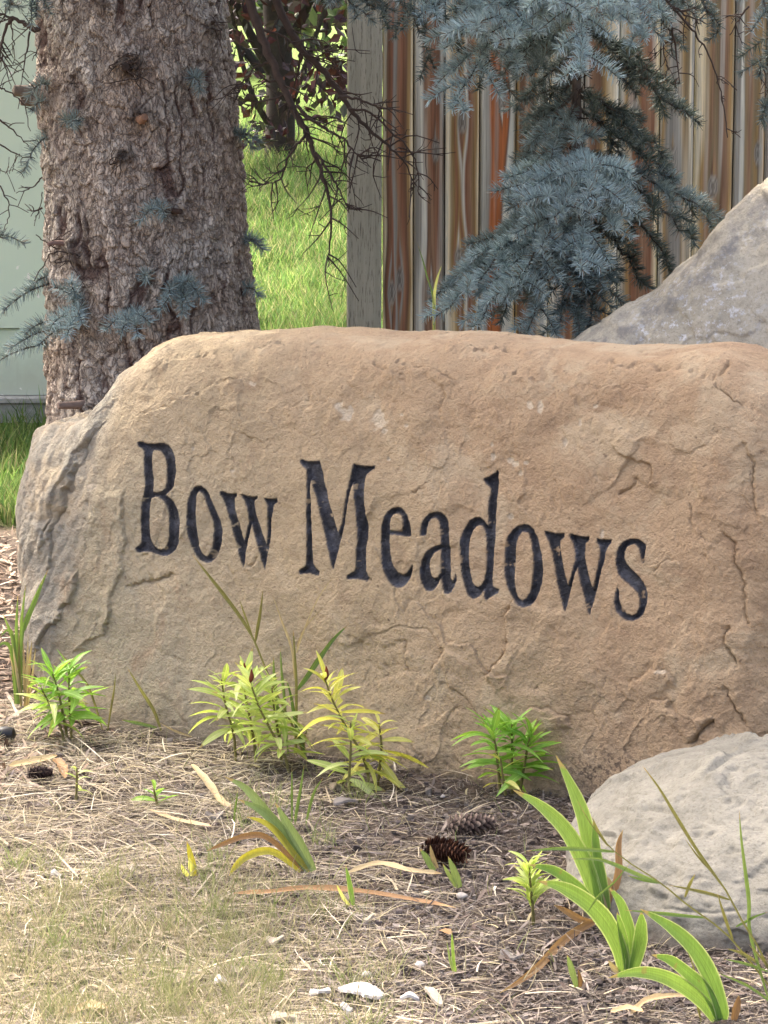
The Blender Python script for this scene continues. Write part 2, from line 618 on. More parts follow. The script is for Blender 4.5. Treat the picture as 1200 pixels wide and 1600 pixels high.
def m_plain(name, col, rough=0.6, nscale=40, amt=0.25, bump=0.0, spec=0.3):
    t = NT(name)
    n = t.noise(nscale, 5, 0.65)
    c = t.mix(1.0, col, t.ramp(n, [(0.3, 1 - amt), (0.7, 1 + amt)]), 'MULTIPLY')
    nm = t.bump(n, bump, 0.8) if bump else None
    return t.bsdf(c, rough, nm, spec)


def m_green_paint():
    t = NT('pale_green_paint')
    n = t.noise(3, 5, 0.6)
    n2 = t.noise(1.0, 5, 0.7, t.coord((30, 30, 2.5)))
    c = t.mix(n, (0.52, 0.62, 0.53), (0.57, 0.67, 0.58))
    c = t.mix(t.ramp(n2, [(0.58, 0.0), (0.75, 0.25)]), c, (0.60, 0.68, 0.60))
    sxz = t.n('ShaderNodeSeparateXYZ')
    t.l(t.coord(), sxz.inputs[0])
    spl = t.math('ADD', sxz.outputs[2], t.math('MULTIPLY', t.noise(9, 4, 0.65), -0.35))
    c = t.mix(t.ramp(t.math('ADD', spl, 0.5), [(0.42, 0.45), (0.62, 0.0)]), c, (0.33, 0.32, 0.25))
    c = t.mix(t.ramp(n2, [(0.30, 0.30), (0.42, 0.0)]), c, (0.36, 0.40, 0.33))
    sp = t.ramp(t.noise(22, 2, 0.4), [(0.71, 0.0), (0.73, 1.0)])
    c = t.mix(sp, c, (0.75, 0.76, 0.72))
    return t.bsdf(c, 0.55, t.bump(n, 0.002, 0.3), 0.35)


M_STONE = m_sandstone()
M_ROCKF = m_rock('pale_grey_rock', (0.185, 0.175, 0.14), (0.24, 0.228, 0.184), (0.275, 0.262, 0.215))
M_ROCKB = m_rock('lichen_grey_rock', (0.47, 0.42, 0.315), (0.55, 0.485, 0.355), (0.50, 0.445, 0.345), (0.66, 0.65, 0.62), 0.9)
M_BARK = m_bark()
M_BOARD = m_board()
M_POST = m_post()
M_GROUND = m_ground()
M_BATTEN = m_plain('batten_wood', (0.10, 0.085, 0.065), 0.9, 60, 0.3)
M_NEEDLE = m_vcol('spruce_needles', 0.55, trans=0.12, spec=0.3)
M_TWIG = m_vcol('twig_bark', 0.85, grain=0.25)
M_LITTER = m_vcol('dry_litter', 0.75, trans=0.10, grain=0.2, gscale=90)
M_GRASS = m_vcol('grass_blades', 0.5, trans=0.45, spec=0.3)
M_BOX = m_green_paint()
M_CONC = m_plain('concrete', (0.30, 0.30, 0.28), 0.9, 60, 0.25, 0.003)

# ================================================================== THE SETTING
def build_ground():
    def axis(a, b, step, far, g=1.25):
        mid = np.arange(a, b + 1e-6, step)
        out, d = [], step
        x = b
        while x < far[1]:
            d *= g
            x += d
            out.append(x)
        pre, d, x = [], step, a
        while x > far[0]:
            d *= g
            x -= d
            pre.append(x)
        return np.array(pre[::-1] + list(mid) + out)
    xs = axis(-1.3, 1.3, 0.012, (-400, 400))
    ys = axis(3.4, 8.8, 0.014, (-60, 900))
    X, Y = np.meshgrid(xs, ys, indexing='ij')
    V = np.stack([X.ravel(), Y.ravel(), tz(X.ravel(), Y.ravel())], 1)
    near = sstep(14, 7, np.hypot(V[:, 0], V[:, 1] - 5.5))
    q = V.copy()
    q[:, 2] = 0
    V[:, 2] += near * (0.016 * fbm(q * 2.3, 3) + 0.010 * fbm(q * 14, 4) + 0.005 * perlin(q * 60))
    V[:, 2] -= 0.006
    edge = 8.1 + 0.25 * fbm(q * 1.5, 3) + 0.12 * perlin(q * 9)
    lawn = sstep(-0.1, 0.15, V[:, 1] - edge)
    o = obj('ground', mesh_np('ground', V, grid_faces(len(xs), len(ys)), {'lawn': lawn}), M_GROUND)
    tag(o, kind='structure')


build_ground()

# ------------------------------------------------------------------ the carved boulder
LET = []          # letter outlines in crop coordinates: (ox, oy, scale, outer, holes)
def L_(name, ox, oy, sc, outer, *holes):
    LET.append((name, [np.array(r, float).reshape(-1, 2) / sc + (ox, oy) for r in (outer,) + holes]))


L_('letter_b', 200, 680, 7.62,
   [120,80,165,75,230,95,300,98,380,93,440,95,490,115,535,165,565,230,582,310,588,420,580,520,558,600,520,655,455,712,500,745,550,800,585,870,610,960,625,1060,622,1170,605,1270,570,1350,520,1405,460,1440,400,1445,330,1425,250,1392,190,1385,130,1400,95,1395,70,1350,95,1325,130,1310,150,1270,152,1180,145,1080,150,950,165,840,190,720,215,600,210,480,200,380,200,280,198,200,180,165,140,145,120,120],
   [305,185,350,178,400,195,435,235,460,300,475,380,475,480,465,580,450,635,410,665,350,680,312,672,318,600,312,500,300,400,290,280,292,210],
   [285,755,330,742,390,752,430,785,460,840,478,920,490,1030,492,1130,480,1230,455,1300,420,1345,380,1360,340,1350,300,1315,272,1260,258,1170,256,1050,262,930,272,820])
L_('letter_o', 200, 680, 7.62,
   [840,598,890,605,940,645,985,710,1020,790,1050,880,1085,980,1110,1060,1123,1150,1118,1240,1100,1330,1070,1410,1030,1475,980,1515,930,1525,870,1505,815,1460,770,1390,735,1300,715,1200,702,1080,702,960,712,860,730,770,760,690,800,625],
   [865,675,900,690,930,745,955,830,980,930,1005,1020,1018,1110,1018,1200,1008,1300,990,1375,960,1425,930,1440,895,1425,862,1380,840,1300,828,1200,820,1100,820,980,818,880,825,780,840,710])
L_('letter_w', 330, 700, 7.62,
   [108,515,150,515,200,535,260,545,315,535,312,575,285,600,285,680,295,760,320,860,345,960,385,1105,415,980,438,850,438,790,425,700,400,620,365,575,357,545,400,555,450,570,510,578,568,573,565,605,530,630,525,700,535,780,560,870,590,970,620,1060,650,1140,655,1040,660,900,670,800,678,680,655,635,635,595,680,598,740,603,790,597,793,640,760,670,745,700,738,760,715,850,705,950,698,1060,680,1180,660,1290,640,1400,622,1470,600,1390,575,1280,545,1170,515,1060,490,970,472,915,455,990,430,1100,410,1220,395,1330,380,1435,355,1380,335,1310,315,1220,290,1120,260,1000,235,890,205,780,180,690,155,610,115,565])
L_('letter_m', 450, 700, 7.273,
   [125,125,160,125,220,145,290,152,365,142,385,230,410,340,440,480,480,650,520,800,570,965,600,860,640,650,675,470,705,320,735,172,790,185,860,200,920,205,985,195,978,240,930,260,890,300,878,360,868,450,865,560,870,700,885,850,888,1000,885,1150,885,1300,890,1400,920,1455,970,1500,955,1532,900,1515,840,1495,780,1490,720,1497,675,1490,665,1450,700,1425,745,1405,765,1360,770,1250,768,1100,768,950,760,800,755,650,750,500,740,400,720,450,695,560,660,720,640,860,610,1010,580,1130,550,1260,520,1380,505,1370,485,1280,460,1170,435,1040,400,900,370,780,340,650,305,510,260,370,252,450,255,600,262,750,265,900,275,1050,285,1200,295,1320,320,1365,362,1400,355,1455,310,1445,250,1425,190,1430,130,1440,117,1400,130,1375,180,1355,205,1320,212,1200,208,1050,203,900,205,700,208,500,215,350,212,240,160,205,130,170])
L_('letter_e', 580, 730, 7.62,
   [300,473,350,480,400,520,440,580,470,660,487,760,485,825,430,828,350,818,215,805,212,900,222,1000,240,1110,265,1190,310,1250,370,1275,420,1255,460,1210,490,1150,502,1180,495,1240,470,1310,430,1380,380,1425,320,1440,260,1415,205,1355,160,1280,130,1190,115,1080,103,950,100,820,110,700,140,610,185,530,240,485],
   [290,550,330,555,365,585,380,640,378,700,360,740,320,755,260,752,215,745,222,670,240,600,262,565])
L_('letter_a', 580, 730, 7.62,
   [785,527,840,535,890,575,920,640,935,740,940,850,943,1000,948,1130,950,1250,955,1320,975,1350,995,1310,1000,1262,1020,1290,1018,1350,1000,1430,965,1490,925,1508,885,1495,860,1450,845,1380,838,1320,815,1370,780,1430,735,1470,690,1480,640,1455,600,1390,580,1300,578,1200,600,1110,640,1030,700,970,770,935,835,920,832,820,828,700,810,630,770,605,725,615,695,655,680,720,668,815,590,820,592,760,610,680,650,605,710,548],
   [835,980,835,1080,832,1180,825,1260,800,1305,760,1318,725,1290,708,1230,705,1150,720,1080,760,1015])
L_('letter_d', 700, 720, 6.669,
   [505,88,513,150,512,230,505,320,498,450,492,600,490,750,482,880,475,1000,468,1130,462,1230,470,1300,495,1325,530,1340,525,1375,480,1405,430,1435,400,1455,385,1430,378,1350,350,1390,310,1430,265,1442,220,1410,185,1340,155,1240,135,1130,125,1000,125,880,140,770,170,690,215,620,270,588,320,585,365,620,408,670,410,560,410,420,425,330,425,290,395,250,358,215,355,180,410,160,460,130],
   [320,672,355,685,380,730,395,820,398,930,393,1050,385,1160,375,1240,350,1295,315,1315,280,1300,250,1240,232,1140,222,1020,222,900,232,800,260,720,290,685])
L_('letter_o', 700, 720, 6.669,
   [780,658,830,668,880,710,920,790,950,880,975,980,990,1080,993,1170,980,1270,955,1370,915,1450,865,1510,800,1528,745,1505,690,1450,645,1370,610,1290,585,1190,577,1090,582,980,592,880,615,790,655,720,710,672],
   [790,738,825,765,850,830,870,910,885,990,887,1080,882,1180,870,1290,850,1370,815,1435,775,1455,740,1430,715,1370,700,1290,693,1190,693,1080,700,970,708,870,725,790,755,748])
L_('letter_w', 840, 800, 6.316,
   [60,185,110,195,180,210,275,208,270,250,230,285,230,370,245,470,270,590,310,715,345,600,370,480,372,420,355,330,345,290,318,255,318,215,380,225,440,245,508,240,508,275,470,310,462,400,475,500,505,620,545,750,570,640,590,520,605,420,610,345,580,300,575,258,620,268,670,272,725,268,722,310,690,345,668,400,650,480,625,580,605,690,580,800,550,920,518,1028,500,980,475,880,445,760,420,660,395,550,370,640,340,760,315,880,290,985,270,960,245,880,215,760,190,630,165,500,140,390,110,300,65,220])
L_('letter_s', 840, 800, 6.316,
   [930,262,990,268,1040,300,1068,325,1062,400,1050,505,1018,500,1015,440,1000,370,970,328,925,320,880,345,855,400,855,460,880,520,930,575,990,630,1035,690,1065,750,1082,820,1080,900,1055,990,1010,1050,940,1080,880,1070,820,1030,780,980,765,900,770,800,785,745,800,760,808,850,835,940,880,1000,930,1018,975,1000,1000,940,1003,870,990,810,940,755,880,705,820,650,785,600,768,520,770,430,790,360,830,300,880,270])
LETTER_WORDS = ['tall capital B that starts the carved name', 'letter o between B and w in the first word',
                'letter w that ends the first word', 'capital M, the widest carved letter',
                'letter e right after the capital M', 'letter a between e and d',
                'letter d with a chipped stem', 'letter o between d and w in the second word',
                'letter w before the final s', 'final letter s of the carved name']


def poly_sdf(pts, rings):
    """signed distance in photo pixels; negative inside"""
    d2 = np.full(len(pts), 1e9)
    ins = np.zeros(len(pts), bool)
    for r in rings:
        a = r
        b = np.roll(r, -1, 0)
        for p, q in zip(a, b):
            e = q - p
            w = pts - p
            t = np.clip((w @ e) / (e @ e + 1e-12), 0, 1)
            dd = w - t[:, None] * e
            d2 = np.minimum(d2, (dd ** 2).sum(1))
            c = ((p[1] <= pts[:, 1]) != (q[1] <= pts[:, 1]))
            xi = p[0] + (pts[:, 1] - p[1]) * (q[0] - p[0]) / (q[1] - p[1] + 1e-12)
            ins ^= c & (pts[:, 0] < xi)
    d = np.sqrt(d2)
    return np.where(ins, -d, d)


def line_dist(pts, line):
    """distance to a polyline, signed side, and place along it"""
    best = np.full(len(pts), 1e9)
    side = np.zeros(len(pts))
    along = np.zeros(len(pts))
    n = len(line) - 1
    for k in range(n):
        p, q = np.array(line[k], float), np.array(line[k + 1], float)
        e = q - p
        w = pts - p
        t = np.clip((w @ e) / (e @ e), 0, 1)
        d = np.sqrt(((w - t[:, None] * e) ** 2).sum(1))
        c = d < best
        best = np.where(c, d, best)
        side = np.where(c, np.sign(e[0] * w[:, 1] - e[1] * w[:, 0]), side)
        along = np.where(c, (k + t) / n, along)
    return best, side, along


# cracks and ledges: (points on the face, groove depth m, groove half width px, ledge height m, ledge reach px)
CRACKS = [
    ([(1040,566),(1070,574),(1095,584),(1109,594),(1128,609),(1146,627),(1177,640),(1194,656),(1206,680)], .007, 2.2, .003, 30),
    ([(1109,594),(1132,580),(1138,557)], .006, 2.0, 0, 1),
    ([(1165,690),(1171,701),(1179,726),(1177,759),(1181,790),(1190,820)], .006, 3, -.005, 40),
    ([(1074,784),(1080,805),(1085,825),(1093,838),(1115,850)], .005, 1.8, .002, 20),
    ([(1124,825),(1144,846),(1153,862),(1155,891),(1165,924),(1167,957),(1167,986)], .006, 2.5, -.006, 45),
    ([(1140,980),(1136,1000),(1142,1027),(1150,1045)], .009, 4, -.006, 30),
    ([(1128,1069),(1145,1090),(1153,1106),(1169,1139)], .006, 3, -.006, 40),
    ([(1016,1093),(1045,1102),(1070,1118)], .006, 3, .006, 25),
    ([(1115,1128),(1095,1140),(1076,1160)], .018, 7, .010, 30),
    ([(1020,892),(1035,880),(1058,876)], .005, 2.5, .003, 20),
    ([(1015,880),(1040,868)], .004, 2, .002, 15),
    ([(757,1057),(778,1040),(795,1020),(790,990),(800,950),(806,930)], .008, 4, .014, 55),
    ([(676,1045),(690,1030),(705,1010)], .006, 4, .008, 35),
    ([(632,1000),(634,1035),(640,1060)], .003, 3, -.005, 40),
    ([(165,655),(140,690),(118,716),(100,750),(85,785),(70,835),(62,870)], .006, 4, .008, 40),
    ([(150,668),(120,730),(105,775),(95,800)], .007, 4, .007, 22),
    ([(130,700),(95,790),(80,840),(76,900)], .008, 4, .008, 20),
    ([(195,757),(196,800),(195,837),(185,902),(175,945),(160,990)], .003, 3, .005, 40),
    ([(122,895),(118,915),(112,932),(85,975),(70,1000),(55,1025)], .006, 4, .010, 35),
    ([(175,945),(160,990),(135,1010),(115,1025)], .003, 3, .005, 30),
    ([(235,568),(280,560),(320,555),(390,545)], .010, 3, .008, 30),
    ([(215,655),(250,636),(280,625),(350,600),(380,590)], .006, 2.5, .008, 40),
    ([(230,870),(215,872)], .004, 3, .003, 20),
    ([(200,915),(225,912),(250,902),(270,890)], .006, 4, -.005, 30),
    ([(690,535),(730,542),(820,550),(870,552)], .008, 3, .008, 25),
    ([(770,575),(835,595),(920,600),(980,605),(1025,612)], .006, 2.5, .008, 40),
    ([(950,560),(970,565),(1010,572),(1060,575)], .012, 6, .008, 25),
    ([(600,560),(640,575),(690,580),(720,600)], .006, 3, .008, 40),
    ([(395,548),(430,540),(500,536)], .009, 3, .008, 25),
    ([(1018,770),(1022,745),(1012,725),(985,712),(962,705),(950,695)], .003, 4, .008, 50),
    ([(965,775),(985,755),(1000,742)], .004, 5, -.005, 40),
    ([(700,600),(690,630),(685,650)], .003, 3, -.005, 50),
    ([(820,1110),(860,1105),(885,1115),(890,1140)], .005, 3, .006, 35),
    ([(835,1085),(848,1078)], .007, 4, .003, 12),
    ([(700,1120),(715,1115)], .007, 4, .002, 12),
    ([(630,1150),(650,1175),(660,1200)], .005, 3, .003, 25),
    ([(980,1070),(1020,1045),(1040,1050),(1060,1075)], .004, 4, .007, 40),
    ([(385,884),(402,876)], .008, 3, .003, 14),
    ([(645,770),(655,764),(670,772)], .005, 3, .002, 12),
    ([(440,640),(470,628),(500,630),(520,618)], .004, 3, .006, 40),
    ([(560,560),(600,572),(640,590)], .004, 3, .006, 40),
]
SPOTS = [(540,645,9,12),(590,655,12,14),(600,672,7,6),(528,632,7,6),(829,634,5,7),(845,637,5,9),(795,718,7,5),(803,724,5,5),(770,713,5,5),
         (820,722,4,3),(795,806,5,5),(813,740,4,4),(366,735,3,4),(303,700,3,4),(1035,1050,9,3),(767,695,3,4),(882,690,4,8),(906,659,3,6),
         (930,634,4,3),(627,648,4,3),(635,665,4,3),(604,717,3,3),(940,835,3,6),(670,1090,5,5),(145,760,8,6),(395,600,5,4)]

A0, B0 = G(310, 1153), G(835, 1232)
E1 = (B0 - A0); E1[2] = 0
E1 /= np.linalg.norm(E1)
E2 = np.array([-E1[1], E1[0], 0.0])          # into the stone
if E2[1] < 0: E2 = -E2
EZ = np.array([0, 0, 1.0])
LEAN = 0.10


def face_xz(u, v, yb):
    """where the ray through (u, v) meets the leaning plane yb behind the front face"""
    d = ray(u, v)
    n = E2 - LEAN * EZ
    o = A0 + E2 * yb
    t = ((o - CAM) @ n) / (d @ n)
    p = CAM + d * t
    return (p - A0) @ E1, p[2]


def rock_loft(X, ztop, T, rl, rr, n_front, n_top, n_back, nexp, lean, yoff=None, zlow=-0.06):
    """closed rock: one section per X; returns grid (len(X), nv, 3) in local (x along, y back, z up)"""
    th = np.linspace(0, PI, 4000)
    yy = -np.sign(np.cos(th)) * np.abs(np.cos(th)) ** (2 / nexp)
    zz = np.abs(np.sin(th)) ** (2 / nexp)
    ss = np.concatenate([[0], np.cumsum(np.hypot(np.diff(yy) * 0.35, np.diff(zz)))])
    s1 = ss[np.searchsorted(yy, -0.72)]
    s2 = ss[np.searchsorted(yy, 0.72)]
    samp = np.concatenate([np.linspace(0, s1, n_front, endpoint=False), np.linspace(s1, s2, n_top, endpoint=False), np.linspace(s2, ss[-1], n_back)])
    yt, zt = np.interp(samp, ss, yy), np.interp(samp, ss, zz)
    d0 = np.clip((X - X[0]) / rl, 0, 1)
    d1 = np.clip((X[-1] - X) / rr, 0, 1)
    k = np.minimum((1 - (1 - d0) ** 2.6) ** (1 / 2.6), (1 - (1 - d1) ** 2.6) ** (1 / 2.6))
    k = np.maximum(k, 0.02)
    half = T / 2 * k
    V = np.zeros((len(X), len(samp), 3))
    V[..., 0] = X[:, None]
    V[..., 2] = zlow + (ztop[:, None] - zlow) * zt[None]
    V[..., 1] = T / 2 + half[:, None] * yt[None] + lean * V[..., 2]
    if yoff is not None: V[..., 1] += yoff[:, None]
    return V


def build_sign_boulder():
    top_px = [(66,905),(68,790),(70,735),(73,700),(80,676),(95,656),(130,650),(165,648),(185,636),(215,596),(248,560),(275,535),(305,522),
              (390,519),(500,520),(640,519),(720,525),(800,536),(880,545),(960,547),(1040,546),(1110,540),(1150,544),(1180,556),(1200,573),(1230,600),(1275,690),(1300,840),(1310,1000)]
    xz = np.array([face_xz(u, v, 0.20) for u, v in top_px])
    n_x = 940
    X = np.linspace(xz[0, 0], xz[-1, 0], n_x)
    zt = np.interp(X, xz[:, 0], xz[:, 1])
    ker = np.hanning(9)
    ker /= ker.sum()
    zt = np.convolve(np.pad(zt, 4, 'edge'), ker, 'valid')
    A = rock_loft(X, zt, 0.44, 0.16, 0.20, 440, 46, 60, 4.6, LEAN)
    nv = A.shape[1]
    A[..., 0] += 0.10 * sstep(0.36, -0.05, A[..., 2]) * sstep(0.35, 0.0, A[..., 0] - X[0])
    V = A.reshape(-1, 3)
    N = grid_normals(V, n_x, nv)
    W = A0 * (1, 1, 0) + V[:, :1] * E1 + V[:, 1:2] * E2 + V[:, 2:3] * EZ
    NW = N[:, :1] * E1 + N[:, 1:2] * E2 + N[:, 2:3] * EZ
    if (NW.reshape(n_x, nv, 3)[n_x // 2, 200] @ -E2) < 0: NW = -NW
    q = V.copy()
    front = (np.tile(np.arange(nv), n_x) < 480)
    leftend = sstep(0.27, 0.08, V[:, 0] - X[0] - 0.16 * V[:, 2])
    d = 0.020 * fbm(q * 2.6 + 3, 3) + 0.008 * fbm(q * 8 + 5, 3)
    # spalled layers and broken facets
    amp = sstep(-0.35, 0.35, perlin(q * 3.1 + 40) + 0.12 * (q[:, 0] - 0.2))
    right = sstep(0.35, 0.95, q[:, 0])
    d += 0.0036 * amp * facets(q, 7.5, 3.0)
    d += 0.0018 * sstep(-0.2, 0.35, perlin(q * 4.3 + 80)) * facets(q, 23.0, 8.0)
    # small pick marks and scallops
    pk = perlin(np.stack([q[:, 0] * 70 + q[:, 2] * 40, q[:, 1] * 40, q[:, 2] * 32 - q[:, 0] * 18], 1))
    d -= 0.0022 * sstep(0.30, 0.70, pk) * sstep(0.05, 0.35, perlin(q * 4.1 + 12) + 0.25 * (q[:, 0] - 0.35))
    d += 0.0022 * fbm(q * 34, 3) + 0.0009 * fbm(q * 110, 2)
    # rough bedding on the left end
    st = q @ np.array([0.85, 0.3, -0.42])
    bd = perlin(np.stack([st * 26, q[:, 2] * 3, q[:, 1] * 3], 1) + 0.3 * perlin(q * 9)[:, None])
    d += leftend * (0.014 * np.abs(bd) + 0.010 * fbm(q * (20, 20, 9), 4))
    uu, vv = proj(W)
    uv = np.stack([uu, vv], 1)
    for line, gd, gw, lh, lr in CRACKS:
        L = np.array(line, float)
        m = front & (uu > L[:, 0].min() - 3 * lr - 12) & (uu < L[:, 0].max() + 3 * lr + 12) & (vv > L[:, 1].min() - 3 * lr - 12) & (vv < L[:, 1].max() + 3 * lr + 12)
        idx = np.nonzero(m)[0]
        if not len(idx): continue
        pw = uv[idx] + 9 * np.stack([perlin(q[idx] * 30 + 3), perlin(q[idx] * 30 + 77)], 1) + 4.0 * np.stack([perlin(q[idx] * 90 + 3), perlin(q[idx] * 90 + 77)], 1)
        dist, side, al = line_dist(pw, line)
        fade = sstep(-0.02, 0.12, al) * sstep(1.02, 0.85, al)
        d[idx] -= gd * 0.9 * fade * np.exp(-np.abs(dist / (0.62 * gw)) ** 1.3) * (0.55 + 0.9 * np.clip(perlin(q[idx] * 22 + 8) + .4, 0, 1))
        d[idx] += lh * fade * sstep(-0.5, 0.5, side * np.minimum(dist, 3) / 3) * np.exp(-dist / lr)
    pale = np.zeros(len(V))
    for (x, y, rx, ry) in SPOTS:
        m = np.nonzero(front & (np.abs(uu - x) < 3 * rx) & (np.abs(vv - y) < 3 * ry))[0]
        k = np.hypot((uu[m] - x) / rx, (vv[m] - y) / ry) + 0.7 * perlin(q[m] * 90)
        pale[m] = np.maximum(pale[m], 0.75 * sstep(1.15, 0.75, k))
        d[m] -= 0.0018 * sstep(1.2, 0.7, k)
    # the cut letters: flat-bottomed grooves with a chipped painted edge
    paint = np.zeros(len(V))
    lid = np.full(len(V), -1)
    for k, (nm, rings) in enumerate(LET):
        lo, hi = rings[0].min(0), rings[0].max(0)
        m = np.nonzero(front & (uu > lo[0] - 9) & (uu < hi[0] + 9) & (vv > lo[1] - 9) & (vv < hi[1] + 9))[0]
        wob = 0.6 * np.stack([perlin(q[m] * 75 + 1), perlin(q[m] * 75 + 50)], 1) + 0.6 * np.stack([perlin(q[m] * 190 + 1), perlin(q[m] * 190 + 50)], 1)
        s = poly_sdf(uv[m] + wob, rings)
        d[m] -= (0.0095 + 0.0018 * fbm(q[m] * 40, 2)) * sstep(0.6, -4.2, s)
        chips = sstep(0.60, 0.70, perlin(q[m] * 50 + 5) + 0.35 * perlin(q[m] * 170 + 5) + 0.12 * sstep(-5, 0, s))
        paint[m] = np.maximum(paint[m], sstep(0.5, -0.7, s + 0.35 * perlin(q[m] * 120 + 7)) * (1 - 0.92 * chips))
        lid[m[s < 2.2]] = k
    zone = np.clip((uu - 60) / 1000 - (vv - 750) * 0.00055 + 0.10, 0, 1)
    lich = sstep(1.2, 0.3, np.hypot((uu - 945) / 90, (vv - 1205) / 45)) + 0.6 * sstep(1.2, 0.3, np.hypot((uu - 560) / 300, (vv - 1190) / 25))
    W2 = W + NW * d[:, None]
    N2 = grid_normals(W2, n_x, nv)
    if (N2.reshape(n_x, nv, 3)[n_x // 2, 200] @ -E2) < 0: N2 = -N2
    F = grid_faces(n_x, nv)
    fn = np.cross(W2[F[:100, 1]] - W2[F[:100, 0]], W2[F[:100, 2]] - W2[F[:100, 0]])
    fc = F[(n_x // 2) * (nv - 1) + 200]
    if np.cross(W2[fc[1]] - W2[fc[0]], W2[fc[2]] - W2[fc[0]]) @ -E2 < 0: F = F[:, ::-1]
    fl = lid[F].max(1)
    root = thing('sign_boulder', (A0[0], A0[1], 0), 'large tan sandstone boulder carved with the words Bow Meadows in black', 'boulder')
    att = {'zone': zone, 'pale': pale, 'paint': paint, 'grey': leftend * 1.15, 'lichen': np.clip(lich, 0, 1)}

    def sub(mask, name, parent):
        Fs = F[mask]
        ids, inv = np.unique(Fs, return_inverse=True)
        return part(name, W2[ids], inv.reshape(-1, 4), M_STONE, parent, {k: v[ids] for k, v in att.items()}, True, N2[ids])
    sub(fl < 0, 'stone', root)
    for k, (nm, _) in enumerate(LET):
        o = sub(fl == k, nm, root)
        o['label'] = 'black painted ' + LETTER_WORDS[k]


build_sign_boulder()


def build_back_boulder():
    top = [(850,560),(875,541),(905,522),(940,501),(980,478),(1012,464),(1030,445),(1060,420),(1078,405),(1100,372),(1120,345),(1150,315),(1180,288),(1200,272),(1260,225),(1330,190),(1400,230),(1450,330),(1480,500)]
    y0 = 6.25
    base = P(1100, 600, y0) * (1, 1, 0)
    e1 = np.array([0.97, -0.24, 0.0]); e1 /= np.linalg.norm(e1)
    e2 = np.array([0.24, 0.97, 0.0]); e2 /= np.linalg.norm(e2)
    xz = []
    for u, v in top:
        d = ray(u, v)
        o = base + e2 * 0.2
        t = ((o - CAM) @ e2) / (d @ e2)
        p = CAM + d * t
        xz.append(((p - base) @ e1, p[2]))
    xz = np.array(xz)
    X = np.linspace(xz[0, 0] - 0.12, xz[-1, 0], 330)
    zt = np.interp(X, np.concatenate([[xz[0, 0] - 0.12], xz[:, 0]]), np.concatenate([[0.3], xz[:, 1]]))
    zt = np.convolve(np.pad(zt, 3, 'edge'), np.ones(7) / 7, 'valid')
    A = rock_loft(X, zt, 0.5, 0.25, 0.25, 260, 50, 60, 3.6, 0.18)
    n, nv = A.shape[:2]
    V = A.reshape(-1, 3)
    N = grid_normals(V, n, nv)
    q = V
    d = 0.018 * fbm(q * 3 + 7, 3) + 0.010 * fbm(q * 9 + 2, 4)
    d += 0.006 * facets(q, 8.0, 5.0)
    d += 0.004 * fbm(q * 40, 3)
    W = base + V[:, :1] * e1 + V[:, 1:2] * e2 + V[:, 2:3] * EZ
    NW = N[:, :1] * e1 + N[:, 1:2] * e2 + N[:, 2:3] * EZ
    sgn = 1 if NW.reshape(n, nv, 3)[n // 2, 100] @ -e2 > 0 else -1
    W = W + sgn * NW * d[:, None]
    F = grid_faces(n, nv)
    if sgn > 0: F = F[:, ::-1]
    u, v = proj(W)
    pale = np.clip(sstep(1.3, 0.3, np.hypot((u - 1085) / 120, (v - 490) / 90)) + 0.6 * sstep(40, 0, np.abs((v - 470) + 0.9 * (u - 1060))) , 0, 1)
    dark = np.clip(sstep(60, 10, np.abs((v - 470) + 0.85 * (u - 1040))) + 0.6 * sstep(1.2, 0.3, np.hypot((u - 960) / 70, (v - 520) / 30)), 0, 1)
    root = thing('grey_boulder', base, 'grey lichen-spotted boulder sloping up behind the right end of the carved stone', 'boulder')
    part('stone', W, F, M_ROCKB, root, {'pale': pale, 'lichen': dark})


build_back_boulder()


